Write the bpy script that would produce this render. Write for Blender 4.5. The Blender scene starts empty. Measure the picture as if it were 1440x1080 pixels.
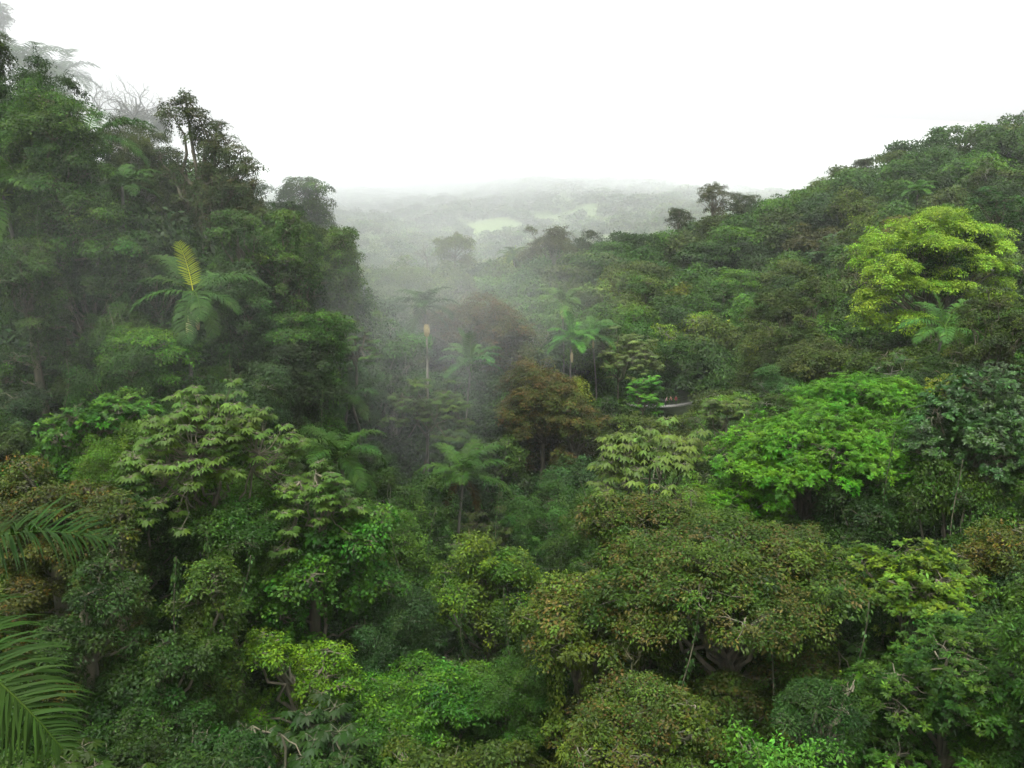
import bpy, math
import numpy as np
from mathutils import Vector, Euler

SC = bpy.context.scene
COL = SC.collection
rng = np.random.default_rng(11)
PI = math.pi
R = math.radians

# ------------------------------------------------------------------ camera
F = 1130.0                      # focal length in pixels of the 1440 wide photograph
PITCH = R(10.5)
CAMZ = 60.0
FWD = np.array([0, math.cos(PITCH), -math.sin(PITCH)])
UP = np.array([0, math.sin(PITCH), math.cos(PITCH)])
CAM = np.array([0, 0, CAMZ])

def at(px, py, d):
    return CAM + d * (FWD + np.array([(px - 720) / F, 0, 0]) + UP * ((540 - py) / F))

def project(p):
    v = np.asarray(p, float) - CAM
    d = v @ FWD
    return 720 + F * v[..., 0] / d, 540 - F * (v @ UP) / d, d

cd = bpy.data.cameras.new("camera")
cd.sensor_width = 36
cd.lens = 36 * F / 1440
cd.clip_start = 0.2
cd.clip_end = 9000
cam = bpy.data.objects.new("camera", cd)
COL.objects.link(cam)
cam.location = CAM
cam.rotation_euler = (PI / 2 - PITCH, 0, 0)
SC.camera = cam

# ------------------------------------------------------------------ light
SUN_EL, SUN_AZ = R(72), R(200)
w = bpy.data.worlds.new("World")
SC.world = w
w.use_nodes = True
nt = w.node_tree
nt.nodes.clear()
sky = nt.nodes.new("ShaderNodeTexSky")
sky.sky_type = 'NISHITA'
sky.sun_disc = False
sky.sun_elevation = SUN_EL
sky.sun_rotation = SUN_AZ
sky.air_density = 1.0
sky.dust_density = 6.0
hs = nt.nodes.new("ShaderNodeHueSaturation")
hs.inputs['Saturation'].default_value = 0.06
bg = nt.nodes.new("ShaderNodeBackground")
bg.inputs['Strength'].default_value = 0.15 * 1.0
wo = nt.nodes.new("ShaderNodeOutputWorld")
nt.links.new(sky.outputs[0], hs.inputs['Color'])
# overcast sky: brightest overhead
tcw = nt.nodes.new("ShaderNodeTexCoord"); sxw = nt.nodes.new("ShaderNodeSeparateXYZ"); mrw = nt.nodes.new("ShaderNodeMapRange")
nt.links.new(tcw.outputs['Generated'], sxw.inputs[0]); nt.links.new(sxw.outputs['Z'], mrw.inputs[0])
mrw.inputs[1].default_value = 0.25; mrw.inputs[2].default_value = 1.0; mrw.inputs[3].default_value = 1.25; mrw.inputs[4].default_value = 2.0
vmw = nt.nodes.new("ShaderNodeVectorMath"); vmw.operation = 'SCALE'
nt.links.new(hs.outputs[0], vmw.inputs[0]); nt.links.new(mrw.outputs[0], vmw.inputs['Scale'])
nt.links.new(vmw.outputs[0], bg.inputs['Color'])
nt.links.new(bg.outputs[0], wo.inputs[0])

sd = bpy.data.lights.new("sun", 'SUN')
sd.energy = 1.3
sd.angle = R(22)
sd.color = (1, 0.97, 0.92)
sun = bpy.data.objects.new("sun", sd)
COL.objects.link(sun)
dv = Vector((math.sin(SUN_AZ) * math.cos(SUN_EL), math.cos(SUN_AZ) * math.cos(SUN_EL), math.sin(SUN_EL)))
sun.rotation_euler = (-dv).to_track_quat('-Z', 'Y').to_euler()

SC.view_settings.view_transform = 'Standard'
SC.view_settings.look = 'None'
SC.view_settings.exposure = 1.0
cy = SC.cycles
cy.max_bounces = 6
cy.diffuse_bounces = 2
cy.glossy_bounces = 2
cy.transmission_bounces = 2
cy.transparent_max_bounces = 8
cy.volume_bounces = 1
cy.use_denoising = True

# ------------------------------------------------------------------ materials
def new_mat(name):
    m = bpy.data.materials.new(name)
    m.use_nodes = True
    m.node_tree.nodes.clear()
    return m, m.node_tree, m.node_tree.nodes, m.node_tree.links

def foliage_mat(name, rough=0.58, spec=0.22, trans=0.24, noise_scale=0.6):
    m, t, n, l = new_mat(name)
    oi = n.new("ShaderNodeObjectInfo")
    at_ = n.new("ShaderNodeAttribute"); at_.attribute_name = "leafcol"
    mul = n.new("ShaderNodeMix"); mul.data_type = 'RGBA'; mul.blend_type = 'MULTIPLY'; mul.inputs[0].default_value = 1
    l.new(oi.outputs['Color'], mul.inputs[6]); l.new(at_.outputs['Color'], mul.inputs[7])
    # slow hue drift through the crown
    tc = n.new("ShaderNodeTexCoord")
    nz = n.new("ShaderNodeTexNoise"); nz.inputs['Scale'].default_value = noise_scale; nz.inputs['Detail'].default_value = 3
    l.new(tc.outputs['Object'], nz.inputs['Vector'])
    mr = n.new("ShaderNodeMapRange"); mr.inputs[1].default_value = 0.3; mr.inputs[2].default_value = 0.7
    mr.inputs[3].default_value = 0.49; mr.inputs[4].default_value = 0.52
    l.new(nz.outputs[0], mr.inputs[0])
    hsv = n.new("ShaderNodeHueSaturation")
    l.new(mr.outputs[0], hsv.inputs['Hue']); l.new(mul.outputs[2], hsv.inputs['Color'])
    pb = n.new("ShaderNodeBsdfPrincipled")
    pb.inputs['Roughness'].default_value = rough
    pb.inputs['Specular IOR Level'].default_value = spec
    l.new(hsv.outputs[0], pb.inputs['Base Color'])
    tr = n.new("ShaderNodeBsdfTranslucent")
    tcol = n.new("ShaderNodeMix"); tcol.data_type = 'RGBA'; tcol.blend_type = 'MULTIPLY'; tcol.inputs[0].default_value = 1
    tcol.inputs[7].default_value = (1.25, 1.35, 0.6, 1)
    l.new(hsv.outputs[0], tcol.inputs[6]); l.new(tcol.outputs[2], tr.inputs['Color'])
    ms = n.new("ShaderNodeMixShader"); ms.inputs[0].default_value = trans
    l.new(pb.outputs[0], ms.inputs[1]); l.new(tr.outputs[0], ms.inputs[2])
    o = n.new("ShaderNodeOutputMaterial")
    l.new(ms.outputs[0], o.inputs[0])
    return m

def bark_mat(name, c1, c2, rough=0.85, scale=3.0):
    m, t, n, l = new_mat(name)
    tc = n.new("ShaderNodeTexCoord")
    mp = n.new("ShaderNodeMapping"); mp.inputs['Scale'].default_value = (1, 1, 0.25)
    l.new(tc.outputs['Object'], mp.inputs[0])
    nz = n.new("ShaderNodeTexNoise"); nz.inputs['Scale'].default_value = scale; nz.inputs['Detail'].default_value = 6
    l.new(mp.outputs[0], nz.inputs['Vector'])
    cr = n.new("ShaderNodeValToRGB")
    cr.color_ramp.elements[0].color = (*c1, 1); cr.color_ramp.elements[0].position = 0.35
    cr.color_ramp.elements[1].color = (*c2, 1); cr.color_ramp.elements[1].position = 0.65
    l.new(nz.outputs[0], cr.inputs[0])
    pb = n.new("ShaderNodeBsdfPrincipled"); pb.inputs['Roughness'].default_value = rough
    l.new(cr.outputs[0], pb.inputs['Base Color'])
    bp = n.new("ShaderNodeBump"); bp.inputs['Strength'].default_value = 0.5
    l.new(nz.outputs[0], bp.inputs['Height']); l.new(bp.outputs[0], pb.inputs['Normal'])
    o = n.new("ShaderNodeOutputMaterial"); l.new(pb.outputs[0], o.inputs[0])
    return m

M_LEAF = foliage_mat("leaf", rough=.52, spec=.12)
M_GLOSS = foliage_mat("glossy_leaf", rough=0.45, spec=0.22, trans=0.2)
M_PALM = foliage_mat("palm_leaf", rough=0.6, spec=0.07, trans=0.15)
M_BARK = bark_mat("mossy_bark", (0.035, 0.04, 0.018), (0.11, 0.095, 0.06))
M_PALE = bark_mat("pale_bark", (0.09, 0.09, 0.065), (0.20, 0.19, 0.15))
M_LICHEN = bark_mat("lichen_bark", (0.05, 0.065, 0.015), (0.15, 0.13, 0.07), scale=5)
M_GREYW = bark_mat("grey_wood", (0.055, 0.055, 0.042), (0.12, 0.115, 0.09))
M_CREAM = bark_mat("cream_flower", (.26, .22, .11), (.38, .33, .18), scale=20)
M_DEADF = bark_mat("dead_frond", (0.12, 0.08, 0.04), (0.22, 0.16, 0.08), scale=8)
M_METAL = bark_mat("galvanised_deck", (0.16, 0.16, 0.14), (0.24, 0.235, 0.21), rough=0.6, scale=6)
M_CABLE = bark_mat("steel_cable", (0.05, 0.05, 0.05), (0.09, 0.09, 0.09), rough=0.6)

def plain(name, c, rough=0.7):
    m, t, n, l = new_mat(name)
    pb = n.new("ShaderNodeBsdfPrincipled"); pb.inputs['Roughness'].default_value = rough
    nz = n.new("ShaderNodeTexNoise"); nz.inputs['Scale'].default_value = 12
    mx = n.new("ShaderNodeMix"); mx.data_type = 'RGBA'
    mx.inputs[6].default_value = (*[v * 0.75 for v in c], 1); mx.inputs[7].default_value = (*[min(1, v * 1.2) for v in c], 1)
    l.new(nz.outputs[0], mx.inputs[0]); l.new(mx.outputs[2], pb.inputs['Base Color'])
    o = n.new("ShaderNodeOutputMaterial"); l.new(pb.outputs[0], o.inputs[0])
    return m

# ------------------------------------------------------------------ mesh helpers
def norm(v):
    return v / np.maximum(np.linalg.norm(v, axis=-1, keepdims=True), 1e-9)

def mesh_from(name, V, Q, col=None, mat=None, smooth=False, nper=4):
    """V (n,3) float, Q (m,nper) int."""
    me = bpy.data.meshes.new(name)
    V = np.ascontiguousarray(V, np.float32); Q = np.ascontiguousarray(Q, np.int32)
    me.vertices.add(len(V)); me.vertices.foreach_set("co", V.ravel())
    me.loops.add(Q.size); me.loops.foreach_set("vertex_index", Q.ravel())
    me.polygons.add(len(Q))
    me.polygons.foreach_set("loop_start", np.arange(0, Q.size, nper, dtype=np.int32))
    if smooth:
        me.polygons.foreach_set("use_smooth", np.ones(len(Q), bool))
    if col is not None:
        a = me.attributes.new("leafcol", 'FLOAT_COLOR', 'FACE')
        c4 = np.ones((len(Q), 4), np.float32); c4[:, :3] = col
        a.data.foreach_set("color", c4.ravel())
    me.update(calc_edges=True)
    if mat: me.materials.append(mat)
    return me

def link(name, data, parent=None, loc=(0, 0, 0), rot=(0, 0, 0), scale=(1, 1, 1)):
    o = bpy.data.objects.new(name, data)
    COL.objects.link(o)
    o.location = loc; o.rotation_euler = rot; o.scale = scale
    if parent: o.parent = parent
    return o

def tag(o, label=None, cat=None, group=None, kind=None):
    if label: o["label"] = label
    if cat: o["category"] = cat
    if group: o["group"] = group
    if kind: o["kind"] = kind
    return o

def noise3(p, s, seed=0):
    r = np.random.default_rng(seed)
    out = 0
    for i in range(4):
        k = r.normal(size=3) * s * (1 + i * 0.7)
        out = out + np.sin(p @ k + r.uniform(0, 6.28)) / (1 + i * 0.5)
    return out / 2.2

class Leaves:
    """collects leaf blades: base, direction, normal, length, width, colour multiplier"""
    def __init__(s): s.a = []
    def add(s, b, d, n, L, W, col, fold=0.18, droop=0.15):
        m = len(b)
        if m == 0: return
        L = np.broadcast_to(L, (m,))[:, None]; W = np.broadcast_to(W, (m,))[:, None]
        d = norm(d); n = norm(n - (n * d).sum(1, keepdims=True) * d); sd_ = np.cross(d, n)
        mid = b + d * L * 0.45
        tip = b + d * L - np.array([0, 0, 1.0]) * L * droop
        V = np.stack([b, mid + sd_ * W * .5 - n * W * fold, tip, mid - sd_ * W * .5 - n * W * fold], 1)
        s.a.append((V.reshape(-1, 3).astype(np.float32), np.broadcast_to(col, (m, 3)).astype(np.float32)))
    def arrays(s):
        V = np.concatenate([x[0] for x in s.a]); C = np.concatenate([x[1] for x in s.a])
        return V, np.arange(len(V)).reshape(-1, 4), C
    def mesh(s, name, mat):
        V, Q, C = s.arrays()
        return mesh_from(name, V, Q, C, mat)

def rand_dirs(r, n):
    return norm(r.normal(size=(n, 3)))

def leaf_cols(r, n, var=0.25, hue=0.12):
    v = np.exp(r.normal(0, var, n))[:, None]
    h = r.normal(0, hue, n)[:, None]
    return v * np.concatenate([1 + h, 1 + h * 0.25, 1 - h * 0.6], 1).clip(0.2, 3)

def spray(lv, r, C, N, k, spread, L, W, col, style='dome', droop=0.15):
    """k leaves round each spray centre C with outward normal N; col: per spray colour"""
    n = len(C)
    if n == 0: return
    up = np.array([0, 0, 1.0])
    N = norm(N * 0.7 + up * 0.5)
    t = norm(np.cross(N, rand_dirs(r, n)) + 1e-6); b = np.cross(N, t)
    Cr = np.repeat(C, k, 0); Nr = np.repeat(N, k, 0); tr = np.repeat(t, k, 0); br = np.repeat(b, k, 0)
    m = n * k
    a = (np.tile(np.arange(k), n) * 2.399 + r.uniform(0, 0.6, m))
    rad = np.cos(a)[:, None] * tr + np.sin(a)[:, None] * br
    q = np.sqrt(r.uniform(0.02, 1, m))[:, None]
    if style == 'rosette':       # leaves start at the twig tip and radiate
        pos = Cr + rad * spread * 0.12 * q + Nr * r.uniform(-.1, .1, m)[:, None] * spread
        el = r.uniform(-0.15, 0.75, m)[:, None]
        d = norm(rad + Nr * el)
        nn = norm(Nr - rad * el * 0.6 + r.normal(0, .15, (m, 3)))
    elif style == 'hang':
        pos = Cr + rad * spread * q - up * r.uniform(0, 1, m)[:, None] * spread
        d = norm(rad * 0.5 - up * 1.0 + r.normal(0, .3, (m, 3)))
        nn = norm(Nr + r.normal(0, .35, (m, 3)))
    else:
        pos = Cr + rad * spread * q - Nr * spread * 0.35 * q ** 2 + r.normal(0, .10, (m, 3)) * spread
        d = norm(rad + Nr * r.uniform(-.35, .5, m)[:, None] + r.normal(0, .35, (m, 3)) - up * 0.15)
        nn = norm(Nr + rad * 0.3 + r.normal(0, .38, (m, 3)))
    lc = np.repeat(col, k, 0) * leaf_cols(r, m, 0.2, 0.08)
    Ls = L * r.uniform(.65, 1.2, m)
    lv.add(pos, d, nn, Ls, Ls * (W / L), lc, droop=droop)

class Tubes:
    def __init__(s, sides=6): s.V = []; s.Q = []; s.n = 0; s.k = sides
    def add(s, pts, rad, k=None):
        k = k or s.k
        pts = np.asarray(pts, float); m = len(pts)
        rad = np.broadcast_to(rad, (m,)).astype(float)
        t = norm(np.gradient(pts, axis=0))
        ref = np.array([1.0, 0.13, 0.0]) if abs(t[:, 0]).mean() < 0.8 else np.array([0, 1.0, 0.1])
        u = norm(np.cross(t, ref)); v = np.cross(t, u)
        a = np.arange(k) * 2 * PI / k
        ring = pts[:, None] + rad[:, None, None] * (np.cos(a)[None, :, None] * u[:, None] + np.sin(a)[None, :, None] * v[:, None])
        s.V.append(ring.reshape(-1, 3))
        i, j = np.meshgrid(np.arange(m - 1), np.arange(k), indexing='ij')
        q = np.stack([i * k + j, i * k + (j + 1) % k, (i + 1) * k + (j + 1) % k, (i + 1) * k + j], -1).reshape(-1, 4) + s.n
        s.Q.append(q); s.n += m * k
    def mesh(s, name, mat):
        return mesh_from(name, np.concatenate(s.V), np.concatenate(s.Q), None, mat, smooth=True)

def bend(r, a, b, n=6, wob=0.06, sag=0.0):
    a = np.asarray(a, float); b = np.asarray(b, float)
    t = np.linspace(0, 1, n)[:, None]
    L = np.linalg.norm(b - a)
    p = a + (b - a) * t
    o = r.normal(0, wob * L, (n, 3)); o[0] = 0; o[-1] = 0
    p = p + o * np.sin(t * PI) + np.array([0, 0, 1]) * sag * L * np.sin(t * PI)
    return p

# ------------------------------------------------------------------ crowns
def tufts(r, c, ax, rr, n, cs, under, area, sd):
    """spray positions gathered in ragged tufts over the surface of one lobe"""
    m = max(5, int(area * .66 / (PI * cs * cs * .75)))
    td = rand_dirs(r, m * 3)
    td = td[r.uniform(0, 1, len(td)) < np.clip(under + (1 - under) * (td[:, 2] + 0.35) * 1.2, 0, 1)][:m]
    m = len(td)
    tr_ = cs * np.exp(r.normal(0, .38, m))
    off = 1 + noise3(td, 2.0, sd)[:, None] * .15 + r.normal(0, .19, (m, 1))
    tc_ = c + td * ax * off
    w_ = tr_ ** 2 / (tr_ ** 2).sum()
    idx = r.choice(m, size=n, p=w_)
    u = rand_dirs(r, n)
    bias = norm(td * .9 + np.array([0, 0, .8]))[idx]
    dot = (u * bias).sum(1, keepdims=True)
    u = np.where(dot < -.15, u - 2 * dot * bias, u)
    q = r.uniform(.55, 1.08, n)[:, None]
    p = tc_[idx] + u * tr_[idx][:, None] * np.array([1, 1, .62]) * q
    d = norm(u * .75 + td[idx] * .55)
    return p, d, np.exp(r.normal(0, .2 if cs < .8 else .11, m))[idx][:, None] * (1 + r.normal(0, .05, (m, 1))[idx] * np.array([[1, 0, -1]]))

def lobes_to_crown(name, lobes, seed, leaf=0.25, lw=0.45, dens=1.0, k=14, style='dome', mat=None,
                   young=None, young_amt=0.0, under=0.35, gap=0.0, sprayr=None, interior=0.18, hang=0.0,
                   limb_r=0.10, origin=(0, 0, -6), trunk_r=0.28, twig=True, clump=1.0, shoots=1.0, base_h=12, bark=None, lean=(0, 0), var=0.18):
    """lobes: list of (x,y,z,r,flat). Returns (crown mesh, trunk mesh); crown local origin is its middle, the trunk runs down base_h metres."""
    r = np.random.default_rng(seed)
    lv = Leaves()
    lob = np.array(lobes, float)
    sp = sprayr or leaf * 1.6
    up = np.array([0, 0, 1.0])
    tub = Tubes(6)
    top = np.array(origin, float)
    base = np.array([lean[0], lean[1], -base_h])
    tub.add(bend(r, base, top, 8, 0.02), np.linspace(trunk_r * 1.5, trunk_r, 8), 8)
    for i, (x, y, z, rr, fl) in enumerate(lob):
        c = np.array([x, y, z]); ax = np.array([1, 1, fl]) * rr
        lob_col = np.exp(r.normal(0, .12)) * np.array([1 + r.normal(0, .07), 1, 1])
        area = 4 * PI * rr * rr * (0.45 + 0.55 * fl)
        n = int(dens * area / (k * leaf * leaf * lw * 0.62) * 1.35)
        cs = min(max(rr * .34, leaf * 2.0), leaf * 4.2) * clump      # size of one tuft of foliage
        p, d, tuft = tufts(r, c, ax, rr, n, cs, under, area, seed * 7 + i)
        # drop what lies well inside another lobe
        ok = np.ones(len(p), bool)
        for j, (x2, y2, z2, r2, f2) in enumerate(lob):
            if j == i: continue
            q = (p - np.array([x2, y2, z2])) / (np.array([1, 1, f2]) * r2)
            ok &= (q * q).sum(1) > 0.55
        if gap > 0:
            ok &= noise3(p, 2.2 / max(rr, .5) * 1.5, seed * 3 + i) > (-1 + gap * 1.2)
        p, d, tuft = p[ok], d[ok], tuft[ok]
        nn = norm(d / np.array([1, 1, max(fl, .3)]))
        sc = leaf_cols(r, len(p), var, 0.06) * lob_col * tuft
        if young is not None and young_amt > 0:
            yn = (noise3(p, 2.0, seed * 5 + i) * .5 + .5) * np.clip(d[:, 2] * 1.0 + 0.55, 0, 1) ** 1.2
            f = ((r.uniform(0, 1, len(p)) < yn * 1.9 * young_amt) * r.uniform(.45, 1, len(p)))[:, None]
            sc = sc * (1 - f) + f * np.array(young) * np.exp(r.normal(0, .15, (len(p), 1)))
        lsz = leaf * r.uniform(.82, 1.2)
        spray(lv, r, p, nn, k, sp, lsz, lsz * lw, sc, style)
        # leading shoots that break the outline
        nsh = int(shoots * area * .30)
        if nsh and len(p):
            si = r.integers(0, len(p), nsh)
            for q in si:
                ln = r.uniform(.25, 1.0) * min(1.3, .45 + rr * .4)
                dr = norm(d[q] * np.array([1, 1, .6]) + np.array([0, 0, r.uniform(.0, .7)]) + r.normal(0, .25, 3))
                m_ = max(3, int(ln / (leaf * .5)))
                t_ = np.linspace(.1, 1, m_)[:, None]
                pp = p[q] + dr * ln * t_ + np.array([0, 0, -.25]) * ln * t_ ** 2
                spray(lv, r, pp, norm(dr + np.array([[0, 0, .8]])).repeat(m_, 0), 4, leaf * .6, leaf * .95, leaf * lw, sc[q][None] * np.ones((m_, 1)) * 1.08, 'dome')
        # inside: leaves round the limbs, in a darker tone
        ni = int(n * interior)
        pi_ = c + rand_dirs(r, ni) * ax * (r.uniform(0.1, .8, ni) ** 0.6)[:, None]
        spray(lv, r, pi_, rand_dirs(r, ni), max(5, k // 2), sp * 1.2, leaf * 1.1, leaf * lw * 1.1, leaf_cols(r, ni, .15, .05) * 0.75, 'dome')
        if hang > 0:
            nh = int(hang * rr * 5)
            for _ in range(nh):
                a = r.uniform(0, 2 * PI); q = r.uniform(.5, 1.0)
                s0 = c + np.array([math.cos(a) * rr * q, math.sin(a) * rr * q, -0.2 * rr * fl])
                ln = r.uniform(.6, 3.2)
                m = int(ln / (leaf * .42)) + 2
                t = np.linspace(0, 1, m)[:, None]
                pts = s0 - up * ln * t + r.normal(0, .07, (m, 3)) + np.array([r.normal(0, .2), r.normal(0, .2), 0]) * t
                spray(lv, r, pts, norm(np.array([[math.cos(a), math.sin(a), .2]]).repeat(m, 0)), 4, leaf * 0.8, leaf * .9, leaf * lw, leaf_cols(r, m, .2, .06), 'hang')
        if twig:
            e = c - up * rr * fl * 0.15
            st = top - up * r.uniform(0, 1.2) if z > top[2] else np.array([0, 0, z - rr])
            L = np.linalg.norm(e - st)
            tub.add(bend(r, st, e, 7, 0.05, 0.06), np.linspace(min(limb_r * (0.5 + 0.12 * L), trunk_r * .8), limb_r * 0.45, 7), 6)
            nt_ = int(7 + rr * 3)
            idx = r.integers(0, max(len(p), 1), nt_) if len(p) else []
            for q in idx:
                tub.add(bend(r, c + (e - c) * .3 + r.normal(0, .15, 3) * rr, p[q] - d[q] * leaf * .5, 4, 0.08, 0.05), np.linspace(limb_r * .35, limb_r * .1, 4), 4)
    return lv.mesh(name + "_crown", mat or M_LEAF), tub.mesh(name + "_trunk", bark or M_BARK)

def dome_lobes(r, Rr, H, n, rmin=.28, rmax=.42, flat=.75, low=-0.25, shell=.68):
    """lobes spread over a dome of radius Rr and height H (origin at its middle)"""
    out = [(0, 0, H * .12, Rr * .5, flat)]
    tries = 0
    ph = r.uniform(0, 6.28, 3); am = r.uniform(.08, .24, 3)
    while len(out) < n and tries < 4000:
        tries += 1
        d = norm(r.normal(size=3))
        if d[2] < low: continue
        az_ = math.atan2(d[1], d[0])
        s = shell * r.uniform(.78, 1.16) * (1 + sum(am[q] * math.sin((q + 1) * az_ + ph[q]) for q in range(3)) * (1 - .5 * abs(d[2])))
        rr = Rr * r.uniform(rmin, rmax)
        p = (d[0] * Rr * s, d[1] * Rr * s, d[2] * H * .5 * s * 1.1)
        if min(math.dist(p, q[:3]) for q in out[1:]) < rr * .8 if len(out) > 1 else False: continue
        out.append((*p, rr, flat * r.uniform(.85, 1.15)))
    return out

def multi_dome(r, Rr, H, n, **kw):
    """a crown of three or four leaders of unequal height"""
    out = []
    m = int(r.integers(3, 5)); a0 = r.uniform(0, 6)
    for i in range(m):
        a = a0 + i * 2 * PI / m + r.uniform(-.4, .4); q = r.uniform(.32, .55) * Rr
        sr = Rr * r.uniform(.42, .66); dz = H * r.uniform(-.42, .24)
        for x, y, z, rr, f in dome_lobes(r, sr, H * r.uniform(.6, .9), max(5, int(n * 1.25 / m)), **kw):
            out.append((x + math.cos(a) * q, y + math.sin(a) * q, z + dz, rr, f))
    return out

def skirt(r, Rr, H, n, depth=1.1):
    """smaller foliage masses that hang in front of the stems below a crown"""
    out = []
    for i in range(n):
        a = r.uniform(0, 2 * PI); t = r.uniform(0, 1)
        s = Rr * (.78 - .3 * t) * r.uniform(.6, 1.05)
        out.append((math.cos(a) * s, math.sin(a) * s, -H * (.3 + depth * t), Rr * r.uniform(.14, .27), r.uniform(.6, 1.2)))
    return out

def pad_lobes(r, Rr, H, n, flat=.33):
    out = []
    tries = 0
    while len(out) < n and tries < 4000:
        tries += 1
        z = r.uniform(-.5, .5)
        wid = math.sqrt(max(0, 1 - max(0, z + .1) ** 2 * 2.6)) * (1 - max(0, -z - .3) * .8)
        a = r.uniform(0, 2 * PI); s = wid * math.sqrt(r.uniform(.03, .8))
        rr = Rr * r.uniform(.26, .42)
        p = (math.cos(a) * s * Rr * .85, math.sin(a) * s * Rr * .85, z * H)
        if out and min(math.dist(p, q[:3]) for q in out) < rr * .7: continue
        out.append((*p, rr, flat * r.uniform(.8, 1.3)))
    return out

def column_lobes(r, Rr, H, n):
    out = []
    for i in range(n):
        t = (i + r.uniform(0, .8)) / n
        z = H * (.5 - t)
        wid = (0.45 + .55 * math.sin(PI * min(1, t * 1.15 + .18))) * r.uniform(.7, 1.1)
        a = i * 2.4 + r.uniform(-.5, .5)
        s = Rr * wid * r.uniform(.2, .65)
        out.append((math.cos(a) * s, math.sin(a) * s, z, Rr * r.uniform(.34, .55), r.uniform(.7, 1.1)))
    return out

def rosette_tree(name, seed, Rr, H, ntips, leafL, lobesn=8, big=1.0, base_h=12, droop=.35, trunk_r=.14, mat=None, flat=True, kmin=6, kmax=10, bark=None, young=None):
    """open tree of forking limbs that end in whorls of large umbrella leaves"""
    r = np.random.default_rng(seed)
    lv = Leaves(); tub = Tubes(6)
    fork = np.array([0, 0, -H * .75])
    tub.add(bend(r, (0, 0, -base_h), fork, 7, .02), np.linspace(trunk_r * 1.4, trunk_r, 7), 8)
    nm = 6
    mains = []
    for i in range(nm):
        a = i * 2 * PI / nm + r.uniform(-.4, .4)
        q = r.uniform(.4, .65)
        e = np.array([math.cos(a) * Rr * q, math.sin(a) * Rr * q, H * r.uniform(-.25, .2)])
        tub.add(bend(r, fork + np.array([0, 0, r.uniform(-.6, .6)]), e, 7, .06, -.10), np.linspace(trunk_r * .75, trunk_r * .4, 7), 6)
        mains.append(e)
    mains.append(np.array([0, 0, H * .25])); tub.add(bend(r, fork, mains[-1], 6, .05), np.linspace(trunk_r * .8, trunk_r * .4, 6), 6)
    for i in range(ntips):
        a = r.uniform(0, 2 * PI); q = math.sqrt(r.uniform(.02, 1)) * (1 + .22 * math.sin(2 * a + seed) + .15 * math.sin(3 * a + 2 * seed))
        z = H * (.5 * (1 - q * q) - (.0 if flat else .25) + r.normal(0, .17)) - (0 if flat else H * .25 * r.uniform(0, 1))
        tip = np.array([math.cos(a) * Rr * q, math.sin(a) * Rr * q, z])
        m = min(mains, key=lambda e: np.linalg.norm(e - tip))
        tub.add(bend(r, m, tip, 5, .07, -.12), np.linspace(trunk_r * .32, trunk_r * .15, 5), 5)
        kl = r.integers(kmin, kmax)
        tipc = leaf_cols(r, 1, .16, .06)[0]
        for j in range(kl):
            b = j * 2.4 + r.uniform(-.4, .4)
            pet = leafL * r.uniform(.5, 1.1)
            el = r.uniform(-.1, .6)
            dirp = np.array([math.cos(b), math.sin(b), el])
            hub = tip + dirp * pet
            tub.add(np.stack([tip, tip + dirp * pet * .5 + np.array([0, 0, .04]), hub]), .012 * big, 3)
            nl = lobesn
            aa = b + np.linspace(-2.5, 2.5, nl) + r.normal(0, .06, nl)
            dd = np.stack([np.cos(aa), np.sin(aa), -droop + r.normal(0, .08, nl)], 1)
            nrm = norm(np.array([math.cos(b) * .25, math.sin(b) * .25, 1.0]) + r.normal(0, .12, 3))[None].repeat(nl, 0)
            Ls = leafL * (1.0 - .28 * np.abs(np.linspace(-1, 1, nl)))
            lv.add(hub[None].repeat(nl, 0), dd, nrm, Ls, Ls * .36, tipc * leaf_cols(r, 1, .12, .05), fold=.12, droop=.18)
    return lv.mesh(name + "_crown", mat or M_LEAF), tub.mesh(name + "_trunk", bark or M_BARK)

def bare_tree(name, seed, Rr, H, base_h, trunk_r=.2, depth=5, mat=None, lift=.25, twist=.22, first=3):
    r = np.random.default_rng(seed)
    tub = Tubes(6)
    fork = np.array([0, 0, -H * .5])
    tub.add(bend(r, (r.normal(0, .4), r.normal(0, .4), -base_h), fork, 9, .025), np.linspace(trunk_r * 1.4, trunk_r, 9), 8)
    def grow(p, d, L, rad, lev):
        d = norm(d)
        m = 5
        pts = [p]
        for i in range(m):
            d = norm(d + r.normal(0, twist, 3) + np.array([0, 0, .05]))
            pts.append(pts[-1] + d * L / m)
        tub.add(np.array(pts), np.linspace(rad, rad * .6, m + 1), 6 if lev < 3 else 4)
        if lev >= depth: return
        for i in range(r.integers(2, 4)):
            q = pts[-1] if i == 0 else pts[r.integers(2, m + 1)]
            grow(q, d + r.normal(0, .62, 3) * np.array([1, 1, .6]) + np.array([0, 0, lift * .3]), L * r.uniform(.55, .8), rad * .55, lev + 1)
    for i in range(first):
        a = i * 2 * PI / first + r.uniform(-.5, .5)
        grow(fork + np.array([0, 0, r.uniform(-.1, .1) * H]), np.array([math.cos(a), math.sin(a), r.uniform(.3, 1.1)]), Rr * .55, trunk_r * .7, 1)
    return tub.mesh(name, mat or M_GREYW)

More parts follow.
